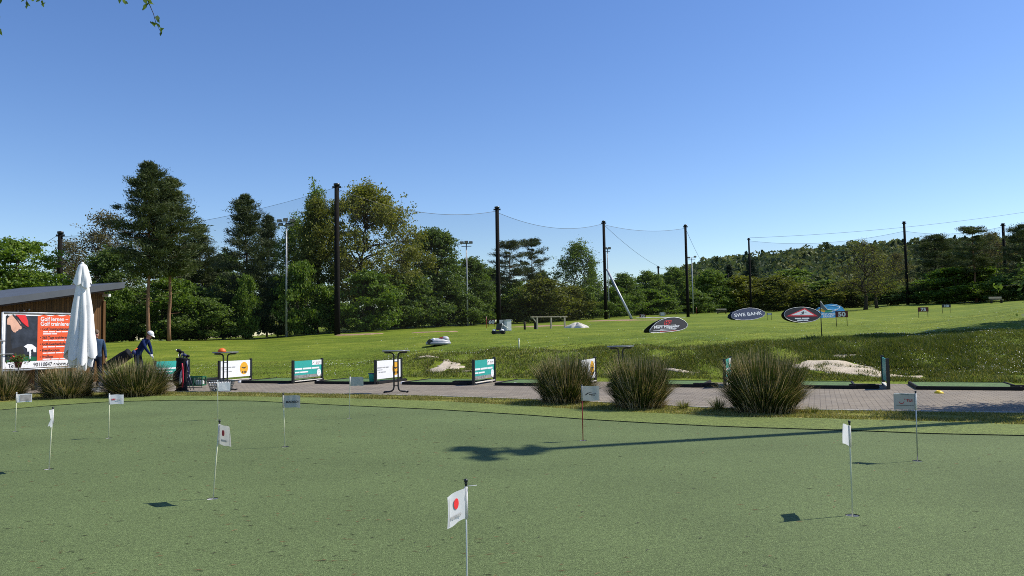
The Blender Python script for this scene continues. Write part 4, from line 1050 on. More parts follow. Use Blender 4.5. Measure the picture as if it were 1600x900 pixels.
        c = onface(.62, .5, .005); m = MB(); sg = 1
        arc_o = [(c.x + .027*math.cos(a), c.z + .029*math.sin(a)) for a in np.linspace(PI*1.02, PI*1.98, 12)]; arc_i = [(c.x + .025*math.cos(a), c.z + .006 + .028*math.sin(a)) for a in np.linspace(PI*1.98, PI*1.02, 12)]
        m.prism(arc_o + arc_i, .001, Matrix.Translation((0, c.y, 0))); m.box((c.x + (-.034 if face > 0 else .034), c.y, c.z + .025), (.009, .001, .011)); m.build('smile_emblem', M['ink_red'], cl)
        word('TUI', .25, .54, .040, 'ink_red', .001)
        c = onface(.5, .72, .005); MB().box((c.x, c.y, c.z), (w * .8, .001, .004)).build('printed_line', M['ink_black'], cl)
        MB().box((w*.5, 0, -.004), (w*.9, .004, .012)).build('top_hem', M['flag_white'], cl)

# ------------------------------------------------------------------ tall bar tables
def bar_table(u, vb, lab, rz=0.0):
    p = gnd(u, vb); o = thing('bar_table', lab, 'table', p, rz, 'tall round bar tables on the paved path')
    R = .36
    MB().lathe([(.001, 1.068), (R-.02, 1.068), (R, 1.074), (R, 1.092), (R-.008, 1.098), (.001, 1.098)], 40).build('tabletop', M['table_top'], o)
    for s in (-1, 1):
        def cv(pts, n=5): return pts
        mid = s * .055
        pts = [(s*.30, 0, .025), (s*.18, 0, .03), (s*.11, 0, .045), (s*.07, 0, .085), (mid, 0, .15), (mid, 0, .5), (mid, 0, .93), (s*.065, 0, .99), (s*.09, 0, 1.022), (s*.14, 0, 1.038), (s*.27, 0, 1.04)]
        l = MB().tube(pts, .021, 10).build('leg', M['black_paint'], o)
        MB().tube([(s*.30, -.09, .022), (s*.30, .09, .022)], .022, 8).build('foot', M['black_rubber'], l)
        MB().box((s*.23, 0, 1.045), (.12, .16, .038), bev=.005).build('bracket', M['dark_plastic'], l)
    MB().box((0, 0, .80), (.12, .02, .02)).box((0, 0, .18), (.12, .02, .02)).build('crossbar', M['black_paint'], o)
    return o, p
t1, tp1 = bar_table(352, 610, 'tall bar table with an orange cap lying on its top', .12)
bar_table(619, 613.5, 'tall bar table standing free on the paving behind the pale green flag', .06)
bar_table(971, 604.5, 'tall bar table half hidden behind two clumps of ornamental grass', .05)
oc = thing('orange_cap', 'orange cap lying on the tall table beside the basket of balls', 'cap', (tp1.x - .1, tp1.y, 1.098), .3)
MB().lathe([(.115, 0), (.112, .03), (.09, .075), (.05, .10), (.001, .108)], 24).build('cap_dome', M['orange_rubber'], oc)
MB().prism([(-.10, .0), (.10, .0), (.085, -.055), (.04, -.09), (-.04, -.09), (-.085, -.055)], .006, Matrix.Translation((-.1, -.0, .006)) @ Matrix.Rotation(-PI/2, 4, 'Z') @ Matrix.Rotation(PI/2, 4, 'X')).build('peak', M['orange_rubber'], oc)

# wire basket with balls
bk = gnd(345.5, 612); bas = thing('ball_basket', 'dark wire basket heaped with white golf balls under the tall table', 'basket', bk, .05)
m = MB(); W0, W1, D0, D1, HB = .23, .32, .14, .20, .30
for t in np.linspace(0, 1, 7):
    w, d_, z = W0 + (W1-W0)*t, D0 + (D1-D0)*t, .02 + (HB-.02)*t; c = [(-w,-d_,z),(w,-d_,z),(w,d_,z),(-w,d_,z),(-w,-d_,z)]
    m.tube(c, .006 if 0 < t < 1 else .012, 5)
for s in np.linspace(-1, 1, 9):
    m.tube([(s*W0,-D0,.02),(s*W1,-D1,HB)], .005, 5); m.tube([(s*W0,D0,.02),(s*W1,D1,HB)], .005, 5)
for s in np.linspace(-1, 1, 6):
    m.tube([(-W0,s*D0,.02),(-W1,s*D1,HB)], .005, 5); m.tube([(W0,s*D0,.02),(W1,s*D1,HB)], .005, 5)
m.box((0,0,.02), (2*W0, 2*D0, .012)); m.build('wire_body', M['basket'], bas)
MB().tube([(-W1,0,HB),(-W1*.9,0,HB+.04),(W1*.9,0,HB+.04),(W1,0,HB)], .008, 6).build('handle', M['basket'], bas)
b0 = MB().ball((0,0,0), .0214, 8).build('golf_ball', M['ball']); tag(b0, 'white golf ball heaped in the dark wire basket under the table', 'golf ball', 'golf balls in the wire basket')
r = random.Random(2); first = True
for lay, z in enumerate([.06, .11, .16, .21, .26]):
    t = z / HB; w, d_ = W0 + (W1-W0)*t - .04, D0 + (D1-D0)*t - .04
    for ix in range(int(2*w/.062) + 1):
        for iy in (0, 1, 2) if lay == 4 else (0,):
            b = b0 if first else b0.copy()
            if not first: COL.objects.link(b)
            first = False
            b.location = (bk.x - w + ix*.062 + r.uniform(-.008,.008), bk.y - d_ + iy*.11 + r.uniform(-.008,.008), z + r.uniform(-.01,.012))

# ------------------------------------------------------------------ tee bays: mats, dividers, ball trays, cones
def along(t, s): return P_FRONT + TD * t + RD * s       # t along the row, s towards the range
def tee_t(u, s=0.0):
    k = (u - 800) / F; p = P_FRONT + RD * s; return (p.x - k * p.y) / (-TD.x + k * TD.y)
TROT = TEE_ROT - PI / 2
MATG = 'green turf tee mats along the paved path'
def mat_at(u0, u1, lab, depth=1.86):
    t0, t1 = tee_t(u1), tee_t(u0); w = t1 - t0; c = along((t0 + t1) / 2, 0)
    o = thing('tee_mat', lab, 'tee mat', c, TROT, MATG)    # local x runs along the row, y towards the range
    MB().box((0, depth/2, .03), (w - .12, depth - .12, .06)).build('turf_surface', M['mat_turf'], o)
    e = MB(); hx = w/2
    e.box((0, .03, .042), (w, .06, .085), bev=.012).box((0, depth - .03, .035), (w, .06, .07), bev=.012)
    e.build('rubber_edge', M['black_rubber'], o)
    for s in (-1, 1): MB().box((s*(hx-.03), depth/2, .042), (.06, depth - .124, .084), bev=.012).build('rubber_edge', M['black_rubber'], o)
    return o
MATS = [(180, 292, 'tee mat under the feet of the golfer in the white cap'), (376, 452, 'tee mat between the yellow-disc sign by the orange cap and the teal sign next along'), (490, 588, 'tee mat between a teal sign and the white sign behind the bar table'),
        (626, 728, 'tee mat just behind the free-standing bar table'), (770, 872, 'tee mat with a white cone before it, beside the nearer teal sign'), (945, 1093, 'tee mat partly hidden behind two clumps of ornamental grass'),
        (1170, 1332, 'tee mat beside the largest clump of ornamental grass'), (1425, 1592, 'tee mat with the yellow cone before it'), (1655, 1800, 'tee mat running out of the frame')]
for a in MATS: mat_at(*a)
TRG = 'black rubber ball trays beside the mats'
def tray(u, s, lab, rz=0.3, ln=.62):
    p = along(tee_t(u, s), s); o = thing('ball_tray', lab, 'ball tray', p, TROT + rz, TRG)
    MB().box((0, 0, .03), (ln, .30, .05), bev=.008).build('tray_floor', M['black_rubber'], o)
    for y in (-.13, .13): MB().box((0, y, .075), (ln, .05, .055), bev=.012).build('rim', M['black_rubber'], o)
for u, s, lab, rz in [(300, .5, 'black ball tray behind the green crate', .1), (722, .45, 'black ball tray beside the nearer teal sign', .25), (1098, .2, 'black ball tray beside the tall grass clump with reddish foot', .2), (1344, .25, 'black ball tray at the end of the mat before the sand bunker', .25), (1598, .35, 'black ball tray at the picture edge', .1)]: tray(u, s, lab, rz)
CG = 'low marker cones on the paving before the mats'
def cone(u, v, mat, lab):
    o = MB().lathe([(.10, 0), (.10, .008), (.055, .055), (.035, .062), (.032, .055), (.001, .05)], 20).build('marker_cone', M[mat]); o.location = gnd(u, v); tag(o, lab, 'cone', CG)
cone(376, 597.5, 'white_plastic', 'white cone just before the yellow-disc sign with the eagle')
cone(497, 597.5, 'white_plastic', 'white cone before the mat beside the farther teal sign')
cone(630, 599, 'white_plastic', 'white cone just beside the leg of the free-standing bar table')
cone(805, 601, 'white_plastic', 'white cone before the mat beside the nearer teal sign')
cone(1467, 614.5, 'yellow_rubber', 'yellow cone before the mat nearest the smile flag')

SG = 'advertising signs dividing the tee bays'
def bars(parent, x, z, ws, h, mat, y, gap=.03):
    m = MB()
    for w in ws: m.box((x + w/2, y, z), (w, .0012, h)); x += w + gap
    m.build('small_print', M[mat], parent)
def panel(u, style, lab, ln=1.62, h=.56):
    s0 = -.02; p = along(tee_t(u, s0), s0); o = thing('bay_sign', lab, 'sign', p, TEE_ROT, SG)   # local x towards the range, face at -y
    zb = .15
    for x in (.035, ln - .035): MB().box((x, 0, .37 if x < 1 else .38), (.075, .075, .74 if x < 1 else .76), bev=.006).build('post', M['black_paint'], o)
    pl_ = MB().box((ln/2, 0, zb + h/2), (ln - .15, .02, h)).build('panel_board', M['teal_print' if style == 'teal' else 'white_print'], o)
    MB().box((ln/2, .0, .06), (ln - .15, .10, .03), bev=.008).build('sill_board', M['white_sand'], o)
    y = -.0135; x0, x1 = .08, ln - .08
    if style == 'teal':
        MB().prism([(x0+.01, zb), (x1-.01, zb), (x1-.01, zb+.1), (x0+.01, zb+.1)], .001, Matrix.Translation((0, y, 0))).build('photo_strip', M['grey_print'], pl_)
        MB().prism([(ln*.63, zb+h-.16), (x1, zb+h-.16), (x1, zb+h-.002), (ln*.63, zb+h-.002)], .001, Matrix.Translation((0, y-.0015, 0))).build('logo_field', M['white_print'], pl_)
        sw = [(-.075,-.02),(-.066,-.035),(-.03,-.005),(.02,.015),(-.03,.012),(-.06,-.008)]
        MB().prism([(ln*.70 + a*1.2, zb+h-.075 + b*1.3) for a, b in sw], .001, Matrix.Translation((0, y-.0035, 0))).build('swoosh_emblem', M['ink_black'], pl_)
        bars(pl_, ln*.765, zb+h-.075, (.09,.12), .03, 'ink_grey', y-.003); bars(pl_, ln*.765, zb+h-.115, (.07,.06), .016, 'ink_red', y-.003)
        bars(pl_, x0+.03, zb+.30, (.38,.46,.40), .055, 'white_print', y-.002); bars(pl_, x0+.03, zb+.19, (.24,.42), .045, 'white_print', y-.002)
        MB().prism([(ln*.86 + .115*math.cos(a), zb+.14 + .12*math.sin(a)) for a in np.linspace(0, 2*PI, 25)[:-1]], .001, Matrix.Translation((0, y-.003, 0))).build('round_seal', M['white_print'], pl_)
        d_ = MB(); 
        for a, b, w in [(-.05,.05,.05),(.02,.05,.04),(-.02,-.01,.06),(-.05,-.05,.03)]: d_.box((ln*.86+a+w/2, y-.005, zb+.14+b), (w, .001, .008))
        d_.build('seal_print', M['ink_grey'], pl_)
    else:
        MB().prism([(ln*.755 + .20*math.cos(a), zb+h*.51 + .215*math.sin(a)) for a in np.linspace(0, 2*PI, 33)[:-1]], .001, Matrix.Translation((0, y, 0))).build('yellow_disc', M['yellow_print'], pl_)
        e = [(-.15,.03),(-.08,.035),(-.03,.015),(0,.03),(.03,.015),(.08,.035),(.15,.03),(.09,.005),(.03,-.02),(0,-.04),(-.03,-.02),(-.09,.005)]
        MB().prism([(ln*.755 + a*.95, zb+h*.53 + b) for a, b in e], .001, Matrix.Translation((0, y-.002, 0))).build('eagle_emblem', M['ink_black'], pl_)
        bars(pl_, ln*.755-.09, zb+h*.27, (.05,.04,.06), .07, 'ink_black', y-.002)
        bars(pl_, x0+.05, zb+h*.62, (.30,.14,.16), .03, 'ink_grey', y-.002); bars(pl_, x0+.05, zb+h*.50, (.14,.12), .022, 'ink_grey', y-.002); bars(pl_, x0+.12, zb+h*.37, (.10,.12,.14), .026, 'ink_grey', y-.002)
    return o
panel(241, 'teal', 'teal sign mostly hidden behind the standing golf bag', 1.62)
panel(341, 'white', 'white sign with a yellow eagle disc, behind the table with the orange cap')
panel(456, 'teal', 'teal sign standing alone between two white signs')
panel(584.5, 'white', 'white sign with a yellow disc, crossed by the bar table legs')
panel(737, 'teal', 'teal sign below the bare sandy bank')
panel(903, 'white', 'white sign almost hidden behind the clump of ornamental grass by the red flag pole', 1.62)
panel(1128, 'teal', 'teal sign edge peeping out beside the largest clump of ornamental grass', 1.62)
panel(1382, 'teal', 'dark divider sign seen edge-on before the sand bunker', 1.62, .56)
# bin beside the white sign
bn = along(tee_t(580, .1), .1); o = thing('waste_tub', 'small teal tub squeezed in beside the white sign behind the bar table', 'tub', bn, 0)
MB().lathe([(.07, 0), (.105, .30), (.115, .31), (.115, .33), (.10, .33), (.09, .30), (.06, .02), (.001, .02)], 20).build('tub_body', M['teal_print'], o)
MB().lathe([(.116, .312), (.121, .315), (.121, .335), (.116, .338)], 20).build('rim', M['navy_print'], o)

# ------------------------------------------------------------------ golf bags, crate
gb = gnd(284, 611.5); bag = thing('golf_bag', 'upright black and white golf bag with a red stripe and covered clubs', 'golf bag', gb, 0)
m = MB(); m.lathe([(.12, 0), (.15, .02), (.155, .10), (.15, .35), (.165, .6), (.15, .85), (.165, .92), (.17, .95), (.15, .95), (.14, .9)], 20, M=Matrix.Diagonal((1, .85, 1, 1))); m.build('bag_body', M['bag_black'], bag)
MB().ball((-.10, -.08, .38), .17, 14, sc=(.75, .6, 1.35)).build('ball_pocket', M['bag_black'], bag)
MB().ball((.03, -.115, .42), .09, 12, sc=(.55, .5, 2.6), rot=Euler((0, .16, 0))).build('white_side', M['bag_white'], bag)
MB().tube([(.085, -.155, .12), (.10, -.16, .40), (.08, -.15, .68), (.07, -.15, .80)], [.022, .024, .024, .02], 8).build('red_stripe', M['bag_red'], bag)
m = MB(); m.tube([(.14, -.05, .85), (.22, -.07, .6), (.2, -.05, .3)], .016, 6); m.build('strap', M['bag_navy'], bag)
for s in (-1, 1): MB().tube([(.1 + .02*s, .0, .7), (.26 + .05*s, .1, .02)], .009, 6).build('stand_leg', M['steel'], bag)
MB().box((0, 0, .02), (.33, .27, .05), bev=.02).build('foot', M['black_rubber'], bag)
for x, y, z, rx, s_ in [(-.08,-.04,1.16,.3,(1.3,.85,.8)), (-.03,.05,1.10,-.2,(1.1,.8,.7)), (.09,-.05,1.03,.3,(1,.8,.75)), (.15,.03,1.0,.1,(.9,.7,.7))]:
    h_ = MB().ball((x, y, z), .062, 10, sc=s_, rot=Euler((0, rx, .3)))
    h_.tube([(x*.5, y*.5, .9), (x*.8, y*.8, z-.03)], .02, 8); h_.build('head_cover', M['bag_black' if x < 0 or x > .1 else 'bag_navy'], bag)
for k in range(5):
    a = k * 1.26; MB().tube([(.06*math.cos(a), .06*math.sin(a), .8), (.10*math.cos(a), .09*math.sin(a), 1.02 + .02*k)], .006, 6).build('club_shaft', M['steel'], bag)
MB().ball((-.12, -.1, 1.18), .02, 8).build('white_tip', M['white_plastic'], bag)
cr = gnd(306, 605.5); cr.z = 0; crate = thing('ball_crate', 'green slatted crate standing on thin legs behind the golf bag', 'crate', cr, .05)
m = MB(); wC, dC, z0, z1 = .24, .16, .06, .34
for x in (-wC, -.02, wC):
    for y in (-dC, dC): m.box((x, y, (z0+z1)/2), (.03, .03, z1-z0))
for z in (z0+.015, z1-.015):
    for y in (-dC, dC): m.box((0, y-.001 if y < 0 else y+.001, z), (2*wC+.034, .03, .034))
    for x in (-wC, wC): m.box((x-.001 if x < 0 else x+.001, 0, z), (.03, 2*dC-.034, .034))
for x in (.04, .10, .16): m.box((x, -dC, .2), (.012, .012, .24))
m.build('crate_frame', M['crate_green'], crate)
MB().box((-.13, 0, .2), (.2, .28, .22)).build('crate_side', M['basket'], crate); MB().box((.11, .02, .15), (.2, .2, .14), bev=.02).build('crate_lining', M['white_plastic'], crate)
for s in (-1, 1): MB().tube([(s*.12+.08, -.12, .06), (s*.12+.12, -.2, .0)], .008, 6).build('leg', M['black_paint'], crate)
# push-cart bag lying back
tb = gnd(190, 598); cart = thing('cart_bag', 'black golf bag leaning back on a push cart with one orange grip', 'golf bag', (at(188, 600, 24).x, 24.0, 0), .1)
rt_ = Matrix.Translation((-.45, 0, .62)) @ Matrix.Rotation(math.radians(58), 4, 'Y')
m = MB(); m.lathe([(.10, 0), (.15, .04), (.165, .3), (.175, .62), (.16, .80), (.17, .86), (.14, .86)], 18, M=rt_); m.build('bag_body', M['bag_black'], cart)
m = MB(); m.tube([rt_ @ Vector((0, .05, .8)), rt_ @ Vector((-.02, .06, 1.1))], .016, 8); m.build('orange_grip', M['orange_rubber'], cart)
MB().ball(rt_ @ Vector((.05, -.04, .98)), .06, 10, sc=(1, 1, 1.2)).build('head_cover', M['bag_navy'], cart)
m = MB(); m.tube([(-.45, -.1, .55), (-.05, -.14, .12), (.05, -.14, .05)], .02, 8).tube([(-.45, .1, .55), (-.05, .14, .12)], .02, 8); m.build('cart_frame', M['white_paint'], cart)
for y in (-.28, .28):
    w_ = MB(); w_.tube([(-.45, y - .02, .15), (-.45, y + .02, .15)], .15, 20); wh = w_.build('wheel', M['black_rubber'], cart); MB().tube([(-.45, y - .024, .15), (-.45, y + .024, .15)], .08, 14).build('hub', M['grey_plastic'], wh)
# timber bench frame between the grass clumps
bz = gnd(146, 611); bench = thing('trestle_bench', 'low pale timber trestle glimpsed between two grass clumps', 'bench', (bz.x, bz.y, 0), .1)
MB().box((0, 0, .10), (1.5, .3, .05), bev=.006).build('seat', M['bare_wood'], bench)
for x in (-.62, -.15, .25, .62):
    MB().box((x, 0, .30), (.05, .05, .5), rot=Euler((0, .55 if x < .2 else -.55, 0))).build('leg', M['black_paint' if x == .25 else 'bare_wood'], bench)
rk = gnd(52, 610); o = thing('fence_post', 'brown and black post standing between two grass clumps below the billboard', 'post', (rk.x, rk.y, 0), 0)
MB().box((0, 0, .32), (.09, .09, .64), bev=.006).build('wooden_post', M['planks'], o); MB().box((.085, 0, .32), (.06, .06, .64), bev=.004).build('metal_post', M['black_paint'], o)

# ------------------------------------------------------------------ signs and banners out on the range
NG = 'dark red distance signs on the range'
def dist_sign(u, v, d, s_, w, h, lab, vb=None, mat='maroon_print'):
    if vb: d = field(u, vb)
    p = spot(u, v, d); zc = zof(u, v, d) - p.z; o = thing('distance_sign', lab, 'sign', p, 0, NG)
    b = MB().box((0, 0, zc), (w, .04, h), bev=.005).build('board', M[mat], o)
    text(s_, h * .98, 'white_print', b, (0, -.023, zc - h * .34), align='CENTER', bold=.03 * h, sx=1.25 if len(s_) < 3 else 1.05)
    for x in (-w/2 + .05, w/2 - .05): MB().tube([(x, .03, -.1), (x, .03, zc + h/2)], .018, 6).build('leg', M['dark_plastic'], o)
dist_sign(768, 503, 80, '60', .72, .50, 'dark red sign reading 60 beside a black net pole')
dist_sign(1004, 493.5, 99, '70', .80, .42, 'dark red sign reading 70 before the shrubs near the leaning brace')
dist_sign(1315, 491, 48, '50', .74, .37, 'dark red sign reading 50 before the blue arched banner', 510)
dist_sign(1442.5, 483.5, 64, '75', .82, .35, 'dark red sign reading 75 on the upper slope', 496)
dist_sign(1478.5, 478.0, 73, '100', .82, .30, 'dark sign reading 100, farthest up the slope', 489, mat='dark_plastic')
dist_sign(1202, 490.5, 76, '60', .5, .24, 'small grey sign peeping out beside the blue oval banner', mat='grey_print')
BG = 'pop-up banners standing on the field'
def banner(u, v, d, px, lab, mat, tilt=.18, rz=0.0, thick=.03, foot=True):
    """px: outline in picture pixels round u, v (v = ground line)"""
    d = field(u, v - 1.5); p = spot(u, v, d); k = d / F; rz = .6 - math.atan2(p.x, p.y); o = thing('popup_banner', lab, 'banner', (p.x, p.y, p.z), rz, BG); ol = [(a * k / math.cos(.6), -b * k) for a, b in px]
    R_ = Matrix.Rotation(-tilt, 4, 'X')
    f = MB().prism(ol, thick, R_).build('front_face', M[mat], o)
    zmax = max(z for _, z in ol)
    B_ = Matrix.Translation((0, 2 * math.sin(tilt) * zmax + .12, 0)) @ Matrix.Rotation(tilt, 4, 'X')
    MB().prism(ol, thick, B_).build('back_face', M[mat], o)
    n = len(ol); e = MB(); e.tube([R_ @ Vector((x, .01, z)) for x, z in ol + ol[:1]], .022, 6); e.build('hoop', M['galv' if mat != 'sky_print' else 'sky_print'], f)
    return o, f, k, R_
def put(f, R_, x, z, fn): pass
def ell(cx, cy, a, b, n=40, rot=0.0, cut=None):
    r = []
    for t in np.linspace(0, 2*PI, n + 1)[:-1]:
        x, y = a * math.cos(t), b * math.sin(t); X = cx + x * math.cos(rot) - y * math.sin(rot); Y = cy + x * math.sin(rot) + y * math.cos(rot)
        r.append((X, min(Y, cut) if cut is not None else Y))
    return r
def btext(f, R_, body, size, mat, x, z, align='CENTER', bold=0.0, sx=1.0, rise=0.0, shear=0.0):
    return text(body, size, mat, f, R_ @ Vector((x, -.006, z)), (R_.to_3x3() @ Matrix.Rotation(rise, 3, 'Y') @ Matrix.Rotation(PI/2, 3, 'X')).to_euler(), align, bold, sx=sx, shear=shear)
def bshape(f, R_, pts, mat, name, lift=.004): return MB().prism(pts, .002, R_ @ Matrix.Translation((0, -lift, 0))).build(name, M[mat], f)
# black banner with a red emblem
half = [(-29.5,-1),(-28.5,-5),(-24,-10),(-17,-16),(-8,-21),(2,-24),(12,-25),(20,-23.5),(27,-19),(30.5,-14),(30.5,-11),(27,-7),(20,-4),(13,-2.5),(0,-1),(-15,0),(-27,0)]
o, f, k, R_ = banner(1046, 521, 50, half, 'black half-oval banner with a red emblem and white lettering', 'black_print', .3)
X = lambda a: a * k
XX = lambda a: a * k / math.cos(.6)
bshape(f, R_, [(XX(-5.5), X(12.8)), (XX(5), X(13.2)), (XX(7.2), X(20)), (XX(-3.2), X(19.5))], 'red_print', 'red_emblem')
text_dark = btext(f, R_, 'HG', X(8), 'black_print', XX(.8), X(13.6), bold=.006, shear=.25); text_dark.location += R_.to_3x3() @ Vector((0, -.004, 0))
btext(f, R_, 'Marc Höppeler', X(6.4), 'white_print', XX(-2.5), X(7.6), bold=.006, rise=-.04, shear=.2, sx=1.2)
bshape(f, R_, [(XX(-18), X(11)), (XX(11), X(12)), (XX(11), X(12.5)), (XX(-18), X(11.6))], 'white_print', 'small_print')
bshape(f, R_, [(XX(-13), X(5)), (XX(12), X(5.8)), (XX(12), X(6.6)), (XX(-13), X(5.9))], 'white_print', 'small_print')
bshape(f, R_, [(XX(-24), X(2.6)), (XX(10), X(4)), (XX(10), X(4.6)), (XX(-24), X(3.3))], 'white_print', 'small_print')
bshape(f, R_, [(XX(-14), X(1.6)), (XX(12), X(2.6)), (XX(12), X(3.1)), (XX(-14), X(2.1))], 'red_print', 'small_print')
# navy oval
ov_ = [(-25.5,-4),(-25.5,-8),(-22,-12.5),(-14,-16),(-6,-18.5),(4,-20),(14,-19),(22,-16),(26,-12.5),(25.5,-9),(21,-5),(12,-2),(2,-.3),(-10,0),(-20,-1)]
o, f, k, R_ = banner(1171, 501.5, 62, ov_, 'navy blue oval banner with white lettering, lying low on the field', 'navy_print', .3)
btext(f, R_, 'SWE BANK', X(7.6), 'white_print', XX(0), X(7), bold=.009, sx=1.36, rise=-.075)
# black oval with the warning triangle
o, f, k, R_ = banner(1256, 505.5, 55, ell(0, -12.5, 26.5, 12.3), 'black oval banner on a trolley with a red warning triangle and golfer pictogram', 'black_print', .22)
bshape(f, R_, [(XX(-24), X(10.2)), (XX(22.5), X(9.6)), (XX(5), X(23.2))], 'red_print', 'warning_triangle'); bshape(f, R_, [(XX(-17.2), X(12.0)), (XX(17.0), X(11.6)), (XX(4.6), X(21.0))], 'white_print', 'triangle_field', .007)
lim = [[(0,19),(1.2,19.6),(2.2,18.8),(1.2,18)],[(-1.5,14.5),(.5,18),(2,17.5),(1.2,14)],[(-1.5,14.8),(-4.5,12.6),(-3.7,12.1),(.2,14)],[(0,14.2),(-1,12.1),(0,12),(1.3,14)],[(1.5,17.6),(6,16.2),(6,16.8),(1.6,18.1)],[(.4,17.6),(-3,16.6),(-3,16),(.5,16.8)]]
m = MB()
for l in lim: m.prism([(XX(a*.9+1), X((b-15.5)*.78+15.3)) for a, b in l], .002, R_ @ Matrix.Translation((0, -.01, 0)))
m.build('golfer_pictogram', M['ink_black'], f)
m = MB()
for x0_, w_, z_ in [(-12,9,6.6),(-2,11,6.6),(-9,8,3.6),(0,7,3.6)]: m.prism([(XX(x0_), X(z_-1)), (XX(x0_+w_), X(z_-1)), (XX(x0_+w_), X(z_+1)), (XX(x0_), X(z_+1))], .002, R_ @ Matrix.Translation((0, -.005, 0)))
m.build('small_print', M['white_print'], f)
st_ = MB(); st_.box((X(11), .5, .09), (.42, .4, .16), bev=.03); st_.build('weight_block', M['black_rubber'], o)
MB().tube([(X(-14), .1, 0), (X(-14), .1, .3)], .02, 6).tube([(X(14), .1, 0), (X(14), .1, .3)], .02, 6).build('stand_legs', M['steel'], o)
# blue arched banner
o, f, k, R_ = banner(1298, 498, 72, [(-21,0),(-22,-4),(-20,-10),(-14,-16),(-5,-20.5),(4,-22),(12,-21),(19,-17),(22,-11),(20,-5),(17,0)], 'light blue arched banner with yellow and green shapes and white lettering', 'sky_print', .2)
bshape(f, R_, [(XX(-17), X(12.5)), (XX(-12), X(15.5)), (XX(-5), X(12.5)), (XX(-8), X(8.5))], 'yellow_print', 'yellow_shape'); bshape(f, R_, [(XX(-8), X(8.5)), (XX(-5), X(12.5)), (XX(0), X(13.5)), (XX(4), X(12)), (XX(3), X(8.5))], 'green_print', 'green_shape', .007)
def stroke(pts, w): 
    m = MB(); m.tube([R_ @ Vector((XX(a), -.008, X(b))) for a, b in pts], w, 5); m.build('white_curve', M['white_print'], f)
stroke([(-16,16),(-6,13.5),(6,12),(14,14.5),(16.5,19)], .022); stroke([(-4,9),(4,10),(10,12),(14,14.5)], .018); stroke([(-2,18.5),(6,19.5),(14,18)], .015)
btext(f, R_, 'STADTWERKE', X(4.6), 'white_print', XX(-3), X(4.4), bold=.008, sx=1.2); btext(f, R_, 'ERFURT', X(4.4), 'white_print', XX(-3), X(.6), bold=.008, sx=1.2)
# green and white pennant on a pole
dpf = field(1284, 526); pf = spot(1284, 527, dpf); o = thing('target_pennant', 'triangular dark green and white pennant on a thin pole near the warning banner', 'pennant', pf, 0)
hp_ = zof(1284, 470, dpf) - pf.z; MB().tube([(0,0,-.1),(0,0,hp_)], [.025, .014], 8).build('pole', M['dark_plastic'], o)
MB().prism([(0, hp_-.01), (.27, hp_-.36), (.2, hp_-.39), (0, hp_-.27)], .012, Matrix.Translation((0,0,0))).build('cloth', M['flag_dark'], o)
MB().tube([(.01, 0, hp_-.01), (.13, 0, hp_-.19), (.28, 0, hp_-.36)], .012, 5).build('white_hem', M['flag_white'], o)
# ball-collecting machines, cabinet, rail, stakes
def collector(u, v, d, w, lab):
    d = field(u, v); p = spot(u, v, d); p.z += .06; s = 36 * d / F; o = thing('ball_collector', lab, 'mower', p, .1, None)
    MB().ball((0, 0, .13*s), 1, 16, sc=(.50*s, .36*s, .15*s)).build('shell', M['pale_plastic'], o)
    MB().lathe([(.52, 0), (.55, .05), (.53, .11), (.3, .115)], 28, M=Matrix.Diagonal((s, .74*s, s, 1))).build('bumper', M['grey_plastic'], o)
    MB().ball((.30*s, -.04*s, .22*s), .16*s, 12, sc=(1.1, 1.2, .9)).build('rear_hood', M['pale_plastic'], o)
    MB().ball((-.20*s, -.20*s, .20*s), .09*s, 10).build('sensor_dome', M['white_plastic'], o); MB().box((.12*s, -.1*s, .29*s), (.14*s, .2*s, .05*s), bev=.01).build('red_button', M['red_print'], o)
    for y in (-.26, .26): MB().tube([(-.36*s, (y-.05)*s, .12*s), (-.36*s, (y+.05)*s, .12*s)], .12*s, 14).build('wheel', M['dark_plastic'], o)
    return o
collector(685, 540.5, 34, 1.0, 'grey-white robot ball collector lying on the open field')
pk = spot(779, 523, field(779, 523)); pk.z += .03; o = thing('ball_picker', 'low white and black ball-picking robot with a raised dark hopper', 'mower', pk, -.15)
MB().box((0,0,.12), (.80,.55,.18), bev=.05).build('chassis', M['black_paint'], o)
for x, y in ((-.3,-.24),(.3,-.24),(-.3,.24),(.3,.24)): 
    w_ = MB().tube([(x, y-.06, .13), (x, y+.06, .13)], .13, 16).build('wheel', M['black_rubber'], o)
for x in (-.27, .27): MB().ball((x, -.1, .25), .13, 12, sc=(1,1.6,.7)).build('mudguard', M['white_plastic'], o)
MB().prism([(-.16,.3),(.20,.3),(.28,.72),(-.10,.72)], .32, Matrix.Translation((0,-.1,0))).build('hopper', M['dark_plastic'], o)
MB().tube([(.22,-.13,.25),(.30,-.13,.74)], .018, 6).tube([(.34,-.1,.62),(.62,.2,.38)], .03, 6).build('arm', M['white_paint'], o); MB().box((.02,-.22,.3), (.2,.06,.06)).build('red_panel', M['maroon_print'], o)
cb = spot(793, 517, field(793, 517)); o = thing('equipment_cabinet', 'white upright cabinet at the foot of a black net pole', 'cabinet', cb, .45)
MB().box((0,0,.42), (.44,.55,.84), bev=.012).build('cabinet_body', M['white_plastic'], o); MB().box((0,-.283,.42), (.38,.012,.74), bev=.004).build('door', M['white_paint'], o); MB().box((0,0,.865), (.5,.62,.04), bev=.01).build('lid', M['white_paint'], o); MB().box((-.43,.2,.44), (.38,.1,.88), bev=.01).build('back_plate', M['galv'], o)
fd_ = field(856, 514); ra, rb = spot(832, 515, fd_), spot(884, 513, fd_ + 1.5); mid = (ra + rb) / 2; o = thing('wooden_rail', 'weathered wooden rail on posts beside the heap of pale sand', 'rail', mid, math.atan2(rb.y - ra.y, rb.x - ra.x))
ln = (rb - ra).length; hr = .98
